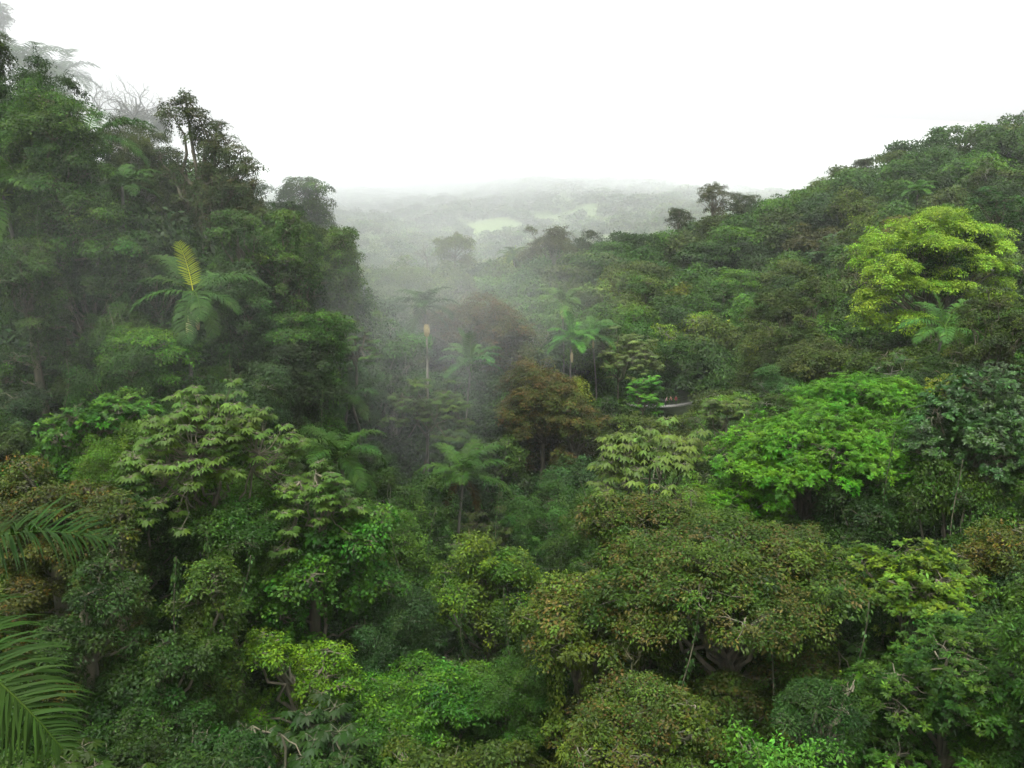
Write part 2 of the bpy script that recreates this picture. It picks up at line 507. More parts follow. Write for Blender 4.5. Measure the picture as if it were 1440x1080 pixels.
# ------------------------------------------------------------------ palms
def frond_mesh(name, seed, L=4.2, elev=.6, curve=1.3, pairs=42, ll=1.12, vee=.35, droopl=.72, plume=.14, wid=.048, yscale=1.0):
    """one pinnate frond; stalk starts at the origin, heads +X at elevation elev and arches over"""
    r = np.random.default_rng(seed)
    n = 24
    t = np.linspace(0, 1, n)
    ang = elev - curve * t ** 1.35
    dx = np.cos(ang); dz = np.sin(ang)
    P = np.zeros((n, 3)); P[1:, 0] = np.cumsum(dx[:-1]) * L / (n - 1); P[1:, 2] = np.cumsum(dz[:-1]) * L / (n - 1)
    P[:, 1] = np.sin(t * 2) * .05 * L * r.normal()
    V = []; Q = []; C = []; nv = 0; pairs = int(pairs * .74) if pairs < 70 else pairs
    for s in (-1, 1):
        for i in range(pairs):
            u = .14 + .86 * (i + r.uniform(-.2, .2)) / pairs
            u = min(u, .995)
            p = np.array([np.interp(u, t, P[:, a]) for a in range(3)])
            an = np.interp(u, t, ang)
            T = np.array([math.cos(an), 0, math.sin(an)]); N = np.array([-math.sin(an), 0, math.cos(an)])
            sweep = .35 + .75 * u
            vv = vee + r.normal(0, plume)
            d = norm(T * sweep * .75 + np.array([0, s * 1.0, 0]) + N * vv)
            ln = ll * (math.sin(PI * min(1, .12 + u * .80)) ** .6) * r.uniform(.85, 1.08) * (1 - .45 * max(0, u - .8) / .2)
            wd = wid * (1 if u < .9 else .7)
            m = 4
            sdv = norm(np.cross(d, N))
            pts = [p]; dd = d.copy()
            for j in range(m):
                pts.append(pts[-1] + dd * ln / m)
                dd = norm(dd + np.array([0, 0, -droopl * (.35 + .3 * j)]) * r.uniform(.8, 1.2))
            ws = np.array([.5, 1, .95, .6, .04]) * wd
            col = leaf_cols(r, 1, .16, .05)[0]
            for j in range(m + 1):
                V += [pts[j] + sdv * ws[j], pts[j] - sdv * ws[j]]
            for j in range(m):
                Q.append([nv + 2 * j, nv + 2 * j + 1, nv + 2 * j + 3, nv + 2 * j + 2]); C.append(col)
            nv += 2 * m + 2
    tb = Tubes(5)
    tb.add(P, np.linspace(.045, .008, n) * (L / 4.2), 5)
    TV = tb.V[0]; TQ = tb.Q[0]
    V = np.concatenate([np.array(V), TV]); Q = np.concatenate([np.array(Q), TQ + nv])
    C = np.concatenate([np.array(C), np.tile([[1.8, 1.5, 1.2]], (len(TQ), 1))])
    return mesh_from(name, V, Q, C, M_PALM)

FR = {
    'up': [frond_mesh("frond_up", 1, elev=1.42, curve=.55, ll=1.0, droopl=.10, vee=.25, pairs=36, wid=.045)],
    'high': [frond_mesh("frond_high", s, elev=1.05, curve=1.5) for s in (2, 3)],
    'mid': [frond_mesh("frond_mid", s, elev=.65, curve=1.35) for s in (4, 5)],
    'low': [frond_mesh("frond_low", s, elev=.15, curve=1.25, droopl=.7) for s in (6, 7)],
    'drop': [frond_mesh("frond_drop", s, elev=-.45, curve=.95, droopl=.5) for s in (8, 9)],
    'close': [frond_mesh("frond_close", s, elev=e, curve=cv, pairs=112, ll=1.15, droopl=.42, wid=.019, plume=.36, vee=.40) for s, e, cv in ((14, .60, 1.05), (15, .10, 1.15))],
}
def palm_trunk(seed, h, rad=.13, mat=None):
    r = np.random.default_rng(seed); t = Tubes(10)
    m = 40
    tt = np.linspace(0, 1, m)[:, None]; b0 = np.array([r.normal(0, .6), r.normal(0, .6), -h]); pts = b0 * (1 - tt) + np.array([r.normal(0, .5), r.normal(0, .5), 0]) * np.sin(tt * PI)
    rr = rad * (1 + .05 * (np.arange(m) % 2)); rr[0] *= 1.5
    t.add(pts, rr, 10)
    return t.mesh("palm_trunk", mat or M_GREYW)
def crownshaft_mesh(rad=.15):
    t = Tubes(10); z = np.array([-1.1, -.9, -.4, 0.1, .3]); t.add(np.stack([z * 0, z * 0, z], 1), np.array([.9, 1.15, 1.0, .7, .15]) * rad, 10)
    me = t.mesh("crownshaft", M_PALM)
    a = me.attributes.new("leafcol", 'FLOAT_COLOR', 'FACE'); a.data.foreach_set("color", np.tile([1.3, 1.4, 1.2, 1], len(me.polygons)))
    return me
SHAFT = crownshaft_mesh()
def brush_mesh(name, L=1.1, rad=.18, up=False, seed=3):
    """cream tassel of flowering strands"""
    r = np.random.default_rng(seed); t = Tubes(4)
    s = 1 if up else -1
    for i in range(110):
        a = r.uniform(0, 2 * PI); q = r.uniform(.2, 1)
        top = np.array([math.cos(a) * rad * q * .5, math.sin(a) * rad * q * .5, 0])
        mid = np.array([math.cos(a) * rad * q * 1.1, math.sin(a) * rad * q * 1.1, s * L * .4])
        end = np.array([math.cos(a) * rad * q * .7, math.sin(a) * rad * q * .7, s * L * r.uniform(.75, 1.05)])
        tt = np.linspace(0, 1, 5)[:, None]
        t.add((1 - tt) ** 2 * top + 2 * tt * (1 - tt) * mid * 1.1 + tt ** 2 * end, np.array([.012, .02, .022, .02, .006]), 4)
    t.add(np.array([[0, 0, -s * .35], [0, 0, 0], [0, 0, s * L * .5]]), [.03, .035, .02], 6)
    return t.mesh(name, M_CREAM)
BRUSH = brush_mesh("flower_brush"); BRUSH_UP = brush_mesh("flower_brush_upright", .95, .26, True, 5)

PALM_PLAN = [('high', 4), ('mid', 5), ('low', 4), ('drop', 2)]
# ------------------------------------------------------------------ canopy height field
S = [
 (100,1060,26),(300,1060,28),(500,1060,29),(640,1060,30),(800,1060,27),(950,1060,24),(1150,1060,22),(1400,1060,21),
 (60,900,30),(250,930,33),(450,930,37),(600,960,44),(730,940,56),(900,900,31),(1050,900,30),(1250,900,30),(1400,900,27),
 (100,800,36),(300,800,39),(500,800,52),(690,800,74),(800,790,72),(980,770,38),(1150,790,38),(1300,800,40),(1420,760,36),
 (60,640,42),(300,620,44),(450,700,44),(560,680,80),(680,680,98),(800,680,106),(930,660,80),(1130,640,50),(1380,620,45),
 (100,560,56),(220,500,62),(420,560,72),(500,580,88),(620,560,112),(780,560,126),(880,570,138),(950,600,138),(1020,600,105),(1100,560,90),(1200,560,68),(1400,500,62),
 (60,450,60),(200,440,68),(420,440,76),(540,480,125),(640,470,138),(760,480,150),(860,480,155),(1000,480,150),(1150,480,118),(1300,430,96),(1420,430,85),
 (80,300,66),(280,330,76),(400,370,84),(480,400,92),(560,410,185),(660,410,195),(780,400,195),(900,410,195),(1040,410,185),(1180,390,160),(1330,310,150),(1430,290,145),
 (900,365,225),(1050,330,228),(1200,290,225),(1350,235,225),
 (30,170,78),(90,170,70),(190,240,96),(285,210,86),(360,310,88),(430,310,108),(490,375,98),
 (540,375,238),(650,370,240),(760,358,240),(830,340,250),(940,330,260),(1050,292,270),(1150,258,280),(1250,220,285),(1340,187,290),(1430,157,295),
 (0,215,110),(150,230,130),(330,300,130),(440,380,140),(300,420,200),(-200,200,90),(-200,500,60),(-200,900,32),(1700,150,290),(1700,500,60),(1700,900,26),(1700,300,140),
 (560,430,330),(700,430,330),(850,400,350),(1000,370,370),(1200,340,390),(1400,300,400),(300,430,330),(0,350,300),
 (0,1300,18),(400,1300,18),(800,1300,18),(1200,1300,17),(1500,1300,17)]
SP = np.array([at(*s) for s in S])
def polar(x, y):
    rr = np.hypot(x, y); return np.clip(np.arctan2(x, y), -1.3, 1.3) * 1.6, np.log(np.clip(rr, 14, 420)), rr
_u, _v, _r = polar(SP[:, 0], SP[:, 1])
_q = (SP[:, 2] - CAMZ) / _r
_K = np.sqrt((_u[:, None] - _u) ** 2 + (_v[:, None] - _v) ** 2 + 0.0004)
_K -= np.eye(len(_u)) * 0.004
_W = np.linalg.solve(np.block([[_K, np.ones((len(_u), 1))], [np.ones((1, len(_u))), np.zeros((1, 1))]]), np.append(_q, 0))
def canopy(x, y):
    x = np.atleast_1d(np.asarray(x, float)); y = np.atleast_1d(np.asarray(y, float))
    u, v, rr = polar(x, y)
    k = np.sqrt((u[:, None] - _u) ** 2 + (v[:, None] - _v) ** 2 + 0.0004)
    return CAMZ + (k @ _W[:-1] + _W[-1]) * np.clip(rr, 14, 420)

def sstep(a, b, x):
    t = np.clip((x - a) / (b - a), 0, 1); return t * t * (3 - 2 * t)
def far_ground(x, y):
    top = CAMZ + 62 + np.minimum((x + 332) * 0.055, 30) - np.maximum(0, x - 230) * .16
    h = CAMZ - 75 + (top - CAMZ + 75) * sstep(520, 1500, y + 0.10 * x)
    n = 9 * np.sin(x * .013 + 1) * np.sin(y * .011) + 5 * np.sin(x * .031 + y * .02) + 3 * np.sin(x * .07 - y * .05)
    return h + n * sstep(350, 700, y)
def ground(x, y):
    x = np.atleast_1d(np.asarray(x, float)); y = np.atleast_1d(np.asarray(y, float))
    rr = np.hypot(x, y)
    thick = 13 + 3 * sstep(60, 200, rr)
    near = canopy(x, y) - thick
    back = sstep(-5, -60, y)
    near = near * (1 - back) + (CAMZ - 38) * back
    k = sstep(300, 460, rr)
    return near * (1 - k) + far_ground(x, y) * k + .5 * np.sin(x * .6) * np.sin(y * .5)

# terrain: one polar sheet, finer near the camera
rad = np.concatenate([np.linspace(0, 330, 120), np.geomspace(338, 2400, 120)])
th = np.linspace(0, 2 * PI, 481)[:-1]
gr, gt = np.meshgrid(rad, th, indexing='ij')
gx, gy = gr * np.sin(gt), gr * np.cos(gt)
gz = ground(gx.ravel(), gy.ravel())
V = np.stack([gx.ravel(), gy.ravel(), gz], 1)
nr, nth = gr.shape
i, j = np.meshgrid(np.arange(nr - 1), np.arange(nth), indexing='ij')
Q = np.stack([i * nth + j, (i + 1) * nth + j, (i + 1) * nth + (j + 1) % nth, i * nth + (j + 1) % nth], -1).reshape(-1, 4)
mg, t, n, l = new_mat("forest_floor")
geo = n.new("ShaderNodeNewGeometry")
n1 = n.new("ShaderNodeTexNoise"); n1.inputs['Scale'].default_value = .35; n1.inputs['Detail'].default_value = 8
l.new(geo.outputs['Position'], n1.inputs['Vector'])
cr = n.new("ShaderNodeValToRGB")
cr.color_ramp.elements[0].color = (.018, .02, .008, 1); cr.color_ramp.elements[1].color = (.04, .07, .02, 1)
l.new(n1.outputs[0], cr.inputs[0])
# pasture high on the far hill
sx = n.new("ShaderNodeSeparateXYZ"); l.new(geo.outputs['Position'], sx.inputs[0])
fy = n.new("ShaderNodeMapRange"); fy.inputs[1].default_value = 520; fy.inputs[2].default_value = 640
l.new(sx.outputs['Y'], fy.inputs[0])
mx = n.new("ShaderNodeMix"); mx.data_type = 'RGBA'
n2 = n.new("ShaderNodeTexNoise"); n2.inputs['Scale'].default_value = .02
l.new(geo.outputs['Position'], n2.inputs['Vector'])
cr2 = n.new("ShaderNodeValToRGB")
cr2.color_ramp.elements[0].color = (.045, .08, .018, 1); cr2.color_ramp.elements[1].color = (.085, .12, .03, 1)
l.new(n2.outputs[0], cr2.inputs[0])
l.new(fy.outputs[0], mx.inputs[0]); l.new(cr.outputs[0], mx.inputs[6]); l.new(cr2.outputs[0], mx.inputs[7])
pb = n.new("ShaderNodeBsdfPrincipled"); pb.inputs['Roughness'].default_value = .95
l.new(mx.outputs[2], pb.inputs['Base Color'])
oo = n.new("ShaderNodeOutputMaterial"); l.new(pb.outputs[0], oo.inputs[0])
tag(link("ground", mesh_from("ground", V, Q, None, mg, smooth=True)), kind="structure")

exec_marker = None
# ------------------------------------------------------------------ colours (base colours of the leaves)
GREEN = {
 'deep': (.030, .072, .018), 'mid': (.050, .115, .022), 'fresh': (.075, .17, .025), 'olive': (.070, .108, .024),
 'bright': (.085, .24, .018), 'lime': (.27, .45, .07), 'yellow': (.17, .22, .035), 'grey': (.085, .13, .055),
 'blue': (.040, .090, .040), 'brown': (.095, .092, .035), 'pale': (.12, .19, .06)}
KINDW = {'deep': 'dark green', 'mid': 'mid green', 'fresh': 'fresh green', 'olive': 'olive green', 'bright': 'vivid green', 'lime': 'lime green',
         'yellow': 'yellowish green', 'grey': 'greyish green', 'blue': 'bluish green', 'brown': 'brownish', 'pale': 'pale green'}

# ------------------------------------------------------------------ prototypes, unit: crown radius 5 m
PROT = {}
def proto(kind, lod, seeds):
    lf = .20 if lod == 'near' else .35
    for s in seeds:
        r = np.random.default_rng(s * 31 + len(kind) * 7)
        kw = dict(seed=s * 17 + 3, leaf=lf, sprayr=lf * 1.7, base_h=22, k=12)
        if kind == 'domed':
            m = lobes_to_crown(kind, multi_dome(r, 5, 7, 18, rmin=.26, rmax=.46) + skirt(r, 5, 6.5, 9), **kw)
        elif kind == 'puffy':
            m = lobes_to_crown(kind, multi_dome(r, 5, 9, 28, rmin=.24, rmax=.40) + skirt(r, 5, 7, 9), **kw)
        elif kind == 'layered':
            m = lobes_to_crown(kind, pad_lobes(r, 5, 6, 20) + skirt(r, 4.6, 5, 8), under=.1, **kw)
        elif kind == 'shaggy':
            m = lobes_to_crown(kind, column_lobes(r, 4.4, 12, 17), hang=1.0, **kw)
        elif kind == 'open':
            m = lobes_to_crown(kind, dome_lobes(r, 5, 7.5, 16, .15, .26, .6, shell=.85), dens=.75, gap=.45, interior=.06, **kw)
        elif kind == 'umbrella':
            m = rosette_tree(kind, s, 4.8, 4.5, 62 if lod == 'near' else 55, .62 if lod == 'near' else .8, base_h=22, flat=False, lobesn=8)
        PROT.setdefault((kind, lod), []).append(m)
KINDS = ['domed', 'puffy', 'layered', 'shaggy', 'open', 'umbrella']
for q, kk in enumerate(KINDS):
    proto(kk, 'near', [q * 3 + 1, q * 3 + 2])
    proto(kk, 'far', [q * 3 + 1, q * 3 + 2, q * 3 + 3])

DARKEN = (.44, .445, .18)
TREES = []   # records of every plant: dict(root, px, py, rad_px, name words)
def plant_tree(meshes, pos, scale, rz, color, label, cat='tree', group=None, name='canopy_tree', zs=1.0, mat=None, tilt=(0, 0)):
    root = link(name, None, None, pos, (tilt[0], tilt[1], rz), (scale, scale, scale * zs))
    root.empty_display_size = .5
    tag(root, label, cat, group)
    for nm, me in zip(('crown', 'trunk'), meshes):
        if me is None: continue
        o = link(nm, me, root)
        if nm == 'crown':
            o.color = (*[v * q_ for q_, v in zip(DARKEN, color)], 1)
            if mat:
                o.material_slots[0].link = 'OBJECT'; o.material_slots[0].material = mat
    return root

def jit(c, r, a=.12):
    v = math.exp(r.normal(0, a)); h = r.normal(0, .06)
    return (c[0] * v * (1 + h), c[1] * v, c[2] * v * (1 - h))

# ------------------------------------------------------------------ individual trees of the photograph
HERO = []      # (name for reference, px, py, w, h, depth, world xy, radius)
def place(meshes, px, py, d, w_, h_, color, label, ref=None, cat='tree', name='tree', rz=0.0, scale=1.0, mat=None, group=None, zs=1.0, thing=None):
    c = at(px, py, d)
    g = min(float(ground(c[0], c[1])[0]), c[2] - 3.0)
    root = link(name, None, None, (c[0], c[1], g), (0, 0, rz), (scale, scale, scale * zs))
    tag(root, label, cat, group)
    hz = (c[2] - g) / (scale * zs)
    for nm, me in zip(('crown', 'trunk'), meshes):
        if me is None: continue
        o = link(nm, me, root, (0, 0, hz))
        if nm == 'crown':
            o.color = (*[v * q_ for q_, v in zip(DARKEN, color)], 1)
            if mat:
                o.material_slots[0].link = 'OBJECT'; o.material_slots[0].material = mat
    HERO.append((ref, px, py, w_, h_, d, c, w_ / 2 * d / F))
    return root

def dims(w_, h_, d): return w_ / 2 * d / F, h_ * d / F
YG = (2.2, 1.7, 1.0)

def made(px, py, d, w_, h_, form, seed, color, label, ref=None, leaf=None, lw=.45, n=None, mat=None, name='canopy_tree', cat='tree', **kw):
    Rr, H = dims(w_, h_, d)
    r = np.random.default_rng(seed)
    lf = (leaf or max(.19, .0042 * d)) * (.78 if kw.get('style') != 'rosette' else .88)
    if form == 'dome': lob = multi_dome(r, Rr, H, n or 18, rmin=.26, rmax=.46)
    elif form == 'puff': lob = multi_dome(r, Rr, H, n or 28, rmin=.26, rmax=.42)
    elif form == 'round': lob = dome_lobes(r, Rr, H, n or 26, .26, .40, .85, low=-.5, shell=.72)
    elif form == 'pads': lob = pad_lobes(r, Rr, H, n or 20)
    elif form == 'cap' and px < 720 and 'pink' not in label: lob = multi_dome(r, Rr, H, n or 26, rmin=.24, rmax=.42, flat=.6)
    elif form == 'cap': lob = [(x, y, z + H * .1, q, f) for x, y, z, q, f in dome_lobes(r, Rr, H, n or 26, .22, .34, .5, low=-.05, shell=.74)]
    elif form == 'column': lob = column_lobes(r, Rr, H, n or 20)
    elif form == 'open': lob = dome_lobes(r, Rr, H, n or 18, .14, .25, .6, shell=.85)
    else: lob = form
    if px < 540 and 'hang' not in kw and not isinstance(form, list): kw['hang'] = .5
    sk = kw.pop('skirt', (1.3 if px < 540 else .75) if form in ('dome', 'puff', 'cap', 'pads', 'round') and cat == 'tree' and py > 330 else 0)
    if sk and not isinstance(form, list): lob = lob + skirt(r, Rr, max(H, Rr) * (.55 if py < 345 else 1), int(len(lob) * sk), 2.0 if px < 540 else 1.3)
    a = dict(seed=seed, leaf=lf, lw=lw, origin=(0, 0, -H * .45), base_h=H * .5 + 14)
    a.update(kw)
    m = lobes_to_crown(name, lob, **a)
    return place(m, px, py, d, w_, h_, color, label, ref, cat, name, mat=mat)

def pxlobes(px0, py0, d, items, yscale=1.0):
    """lobes given as (px, py, radius px, depth offset m, flat)"""
    c0 = at(px0, py0, d)
    return [(*(at(px, py, d + dy) - c0), rp * d / F, fl) for px, py, rp, dy, fl in items]

G = GREEN
# the lime green tree and its neighbours on the right slope
lime = pxlobes(1310, 375, 92, [
 (1318,312,30,0,.6),(1290,325,26,-1,.6),(1345,325,28,0,.55),(1375,335,30,1,.55),(1395,350,24,0,.5),(1405,375,18,1,.5),(1300,345,28,-2,.5),(1338,352,26,-3,.5),
 (1245,338,26,0,.6),(1225,355,20,0,.7),(1215,372,14,0,.7),(1255,378,26,-4,.6),(1245,398,26,-4,.55),(1270,402,22,-4,.5),(1228,420,20,-3,.6),(1213,445,15,-3,.8),(1225,455,16,-3,.6),
 (1262,452,24,-3,.45),(1290,448,20,-2,.4),(1320,408,22,-3,.4),(1345,403,18,-3,.4),(1370,372,26,-1,.5),(1400,400,20,1,.45),(1412,380,14,1,.5),(1385,415,22,0,.45),(1365,440,18,-1,.4),(1330,385,20,-2,.4),(1415,418,15,1,.4),
 (1310,360,30,3,.8),(1350,380,30,4,.8),(1275,390,24,3,.8)])
made(1310, 375, 92, 225, 190, lime, 101, G['lime'], "large lime green tree of billowing bright crowns on the upper slope", 'large lime green tree',
     leaf=.30, lw=.5, interior=.30, under=.05, dens=1.0, sprayr=.42, var=.12, clump=.85, shoots=.25, young=(1.25, 1.12, 1.3), young_amt=.5, name='lime_green_tree')
made(1325, 385, 95, 170, 130, 'dome', 102, G['deep'], "dark leafy tree filling the hollows behind the large lime green tree", None, leaf=.36)

made(1135, 668, 50, 255, 120, 'cap', 103, G['bright'], "broad vivid green tree with a smooth domed umbrella crown", 'domed vivid green tree', leaf=.29, lw=.28, style='rosette',
     sprayr=.3, under=.05, young=(1.35, 1.12, 1.0), young_amt=.5, n=34, k=13, shoots=.4, name='umbrella_tree', interior=.15)
made(1050, 715, 49, 150, 70, 'pads', 104, G['bright'], "low vivid green tree with tiered flat sprays beneath the domed one", None, leaf=.29, lw=.28, style='rosette', sprayr=.3, under=.05, n=15, young=(1.3, 1.1, 1.0), young_amt=.4, shoots=.4, name='umbrella_tree')
made(1215, 588, 62, 190, 90, 'cap', 105, G['bright'], "vivid green layered tree standing behind the domed vivid green tree", 'layered vivid green tree', leaf=.30, lw=.28, style='rosette', sprayr=.34, under=.05,
     young=(1.3, 1.15, 1.0), young_amt=.4, n=26, shoots=.4, name='umbrella_tree')
# broad reddish tipped trees, lower right
RED = (1.9, .76, 2.0)
made(1030, 868, 33, 330, 170, 'cap', 106, (.062, .115, .024), "broad olive tree with reddish new leaf tips, largest at the bottom", 'broad red-tipped tree', leaf=.21, lw=.5, n=34, skirt=1.7, young=RED, young_amt=.30, gap=.35, under=.1, name='red_tipped_tree', twig=True)
made(900, 770, 42, 190, 100, 'cap', 107, (.064, .115, .024), "reddish tipped olive tree just behind the broad bottom one", 'smaller red-tipped tree', leaf=.22, lw=.5, n=22, young=RED, young_amt=.36, gap=.3, under=.1, name='red_tipped_tree')
made(825, 905, 35, 190, 150, 'cap', 108, (.085, .13, .028), "green tree with hanging outer leaves and a few reddish tips", 'hanging-leaved tree', leaf=.22, lw=.52, n=24, young=RED, young_amt=.22, gap=.3, under=.15, hang=.6, name='red_tipped_tree')
# big drooping leaf tree
def ros(px, py, d, w_, h_, seed, color, label, ref, ntips, leafL, name='umbrella_leaf_tree', **kw):
    Rr, H = dims(w_, h_, d)
    m = rosette_tree(name, seed, Rr, H, ntips, leafL, base_h=H * .5 + 14, **kw)
    return place(m, px, py, d, w_, h_, color, label, ref, 'tree', name)
ros(915, 672, 58, 190, 100, 111, G['pale'], "pale tree with big drooping leaves left of the domed vivid green tree", 'big drooping-leaved tree', 110, .60, bark=M_BARK, lobesn=7, droop=.55)
ros(1022, 598, 78, 75, 60, 112, G['grey'], "small greyish tree of umbrella leaves right of the footbridge", 'small umbrella-leaved tree', 26, .62)
ros(300, 645, 42, 225, 130, 113, (.095, .17, .05), "pale green umbrella-leaf tree with spreading grey limbs", 'spreading umbrella-leaf tree', 200, .40, bark=M_BARK, trunk_r=.11, droop=.45)
ros(445, 690, 41, 110, 100, 114, (.085, .165, .045), "small umbrella-leaf tree with one yellow leaf cluster", 'small yellow-flecked umbrella tree', 85, .36, bark=M_BARK, trunk_r=.09, flat=False)
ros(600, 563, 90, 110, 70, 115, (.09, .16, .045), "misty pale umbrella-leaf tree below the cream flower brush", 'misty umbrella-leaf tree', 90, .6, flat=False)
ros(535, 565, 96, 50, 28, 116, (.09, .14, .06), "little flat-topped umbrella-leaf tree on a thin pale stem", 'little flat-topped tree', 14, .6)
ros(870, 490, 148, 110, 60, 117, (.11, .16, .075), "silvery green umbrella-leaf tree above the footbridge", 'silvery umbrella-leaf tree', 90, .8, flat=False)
ros(905, 545, 132, 52, 48, 118, (.07, .22, .025), "small vivid green tree directly above the footbridge", 'small vivid green tree', 34, .8, flat=False)
made(640, 347, 238, 60, 34, 'open', 119, (.13, .17, .05), "yellowish loose-crowned tree poking above the misty middle ridge", 'yellowish ridge tree', skirt=.9, n=14, leaf=.6, gap=.1, name='emergent_tree')
made(318, 745, 40, 150, 60, 'pads', 193, (.045, .11, .022), "mid green bush tree under the spreading umbrella-leaf tree", None, n=14, leaf=.22)
# dark glossy tree at the right
made(1375, 615, 46, 190, 160, 'round', 120, (.035, .095, .025), "dark glossy tree right of the domed vivid green tree", 'dark glossy tree', leaf=.24, lw=.42, style='rosette', sprayr=.28, n=26, mat=M_GLOSS, name='glossy_tree')
made(1405, 470, 66, 130, 130, 'dome', 121, (.055, .09, .022), "dull olive small-leaved tree at the edge below the lime green tree", 'dull olive edge tree', n=24, gap=.3)
made(1160, 520, 92, 150, 60, 'pads', 122, (.07, .10, .035), "wide flat greyish green tree behind the layered vivid green tree", 'flat greyish tree', n=18)
made(1120, 450, 118, 140, 110, 'dome', 123, (.052, .088, .022), "large dull olive tree with fine spreading limbs mid slope", 'large dull olive tree', n=30, gap=.35, leaf=.42)
made(1320, 560, 60, 80, 80, 'open', 124, G['yellow'], "thin yellowish tree with sparse leaves beside the dark glossy tree", 'thin yellowish tree', n=16, gap=.4, young=(1.8, 1.5, .8), young_amt=.4)
# red brown domes
RB = (2.1, .86, 1.5)
made(763, 572, 116, 112, 105, 'round', 125, (.075, .105, .032), "red-brown rounded tree in the middle of the valley", 'red-brown round tree', leaf=.38, n=22, young=RB, young_amt=.6, name='red_brown_tree')
made(808, 602, 113, 88, 90, 'round', 126, (.072, .105, .032), "lower red-brown tree leaning on the round one", 'lower red-brown tree', leaf=.38, n=16, young=RB, young_amt=.45, name='red_brown_tree')
made(655, 485, 136, 140, 95, 'round', 127, (.075, .095, .035), "misty pinkish brown domed tree behind the cream flower brush", 'misty pinkish dome', leaf=.44, n=24, young=RB, young_amt=.455, name='red_brown_tree')
made(75, 690, 35, 210, 130, 'cap', 128, (.07, .095, .025), "reddish topped tree just above the near palm fronds", 'reddish topped tree', leaf=.20, n=28, young=(2.2, .85, 1.0), young_amt=.22, gap=.2, name='red_tipped_tree')
made(160, 745, 34, 90, 90, 'dome', 129, (.06, .10, .025), "small brownish tree beside the near palm fronds", None, leaf=.20, n=14, young=(2, .85, 1.), young_amt=.12, gap=.3, name='red_tipped_tree')
# left slope: tall draped trees
made(75, 235, 64, 190, 230, pxlobes(75, 235, 64, [
 (70,152,30,0,.8),(45,170,28,0,.8),(100,170,28,-1,.8),(25,190,24,0,.9),(75,190,34,-2,.8),(118,200,20,0,.9),(95,225,32,-2,.8),(50,225,32,-1,.9),(112,245,24,-1,.9),
 (80,262,34,-2,.8),(45,272,30,0,.9),(125,280,26,-1,.8),(95,300,34,-2,.8),(60,315,34,-1,.9),(140,310,26,-1,.8),(110,335,32,-2,.9),(160,350,26,-1,.8),(70,350,32,0,.9),(20,235,28,1,.9),(10,290,30,1,1)]),
 131, (.05, .115, .022), "tall vine-draped tree towering at the upper left", 'tall vine-draped tree', leaf=.27, hang=.8, young=YG, young_amt=.18, name='vine_draped_tree', sprayr=.4)
made(285, 235, 86, 150, 200, pxlobes(285, 235, 86, [
 (262,150,19,0,.7),(245,165,15,0,.8),(280,165,14,-1,.8),(290,185,15,0,.8),(305,180,12,0,.8),(275,195,12,0,1),(300,205,16,0,.9),(318,200,14,1,.7),(335,215,14,0,.7),(345,230,13,0,.7),(320,225,18,0,.9),
 (290,228,16,0,1.1),(345,245,14,0,.7),(330,250,18,-1,.8),(358,262,12,0,.7),(300,255,20,-1,1),(325,275,20,-1,.9),(352,280,13,0,.8),(285,275,20,0,1),(365,300,13,0,.8),(225,222,11,1,.7),(248,222,13,1,.7),(262,240,12,1,.8),
 (235,245,12,2,.8),(250,262,15,2,.8),(300,300,24,-1,1),(335,305,20,-1,.9),(265,295,18,1,1)]),
 132, (.055, .088, .030), "tall open tree thick with hanging plants against the white sky", 'tall open tree', leaf=.32, hang=.7, gap=.35, dens=.85, young=(1.7, .9, 1.2), young_amt=.18, name='mossy_tree', trunk_r=.45, limb_r=.16)
made(385, 345, 76, 120, 90, 'dome', 133, (.06, .13, .025), "rounded mid green tree right of the yellow-fronded palm", 'rounded slope tree', n=20, young=YG, young_amt=.15, hang=.3)
made(345, 350, 74, 90, 110, 'dome', 134, (.05, .11, .022), "rounded leafy tree directly right of the yellow-fronded palm", None, n=16)
made(335, 455, 71, 80, 130, 'column', 194, (.035, .08, .02), "dark vine-hung tree below the rounded slope tree", None, n=18, hang=1.2, name='vine_draped_tree')
made(388, 450, 79, 70, 140, 'column', 195, (.04, .09, .02), "green vine-hung tree behind the ledge-crowned tree", None, n=18, hang=1.2, name='vine_draped_tree')
made(215, 400, 72, 110, 120, 'dome', 196, (.032, .07, .02), "shaded tree mass left of the yellow-fronded palm", None, n=22, hang=1., name='vine_draped_tree')
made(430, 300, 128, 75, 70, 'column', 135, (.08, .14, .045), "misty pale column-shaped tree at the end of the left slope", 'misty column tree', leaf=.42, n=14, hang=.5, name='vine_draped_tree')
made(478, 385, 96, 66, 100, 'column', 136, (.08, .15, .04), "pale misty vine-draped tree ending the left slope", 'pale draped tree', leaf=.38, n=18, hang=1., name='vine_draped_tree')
made(415, 415, 78, 90, 110, 'puff', 137, (.035, .075, .018), "dark hollow-crowned tree below the misty column tree", 'dark hollow tree', n=22)
made(435, 478, 74, 130, 70, 'pads', 138, (.05, .13, .022), "green tree with a flat overhanging ledge of leaves", 'ledge-crowned tree', n=20, hang=.8, young=YG, young_amt=.2)
made(420, 540, 72, 110, 90, 'column', 139, (.028, .055, .016), "dark vine-hung trunk wall beneath the ledge-crowned tree", 'dark vine-hung tree', n=16, hang=1.4, name='vine_draped_tree')
made(490, 440, 100, 60, 90, 'column', 140, (.06, .125, .03), "narrow draped tree beside the misty gap", None, n=14, hang=1., leaf=.40, name='vine_draped_tree')
made(200, 505, 60, 150, 75, 'pads', 141, (.065, .17, .024), "fresh green tiered tree above the spreading umbrella-leaf tree", 'fresh green tiered tree', n=20, young=YG, young_amt=.3)
made(120, 600, 47, 150, 80, 'cap', 142, (.06, .165, .026), "fresh green leafy tree above the reddish topped tree", 'fresh leafy tree', n=22, leaf=.26, lw=.42, style='rosette', sprayr=.3, young=YG, young_amt=.2)
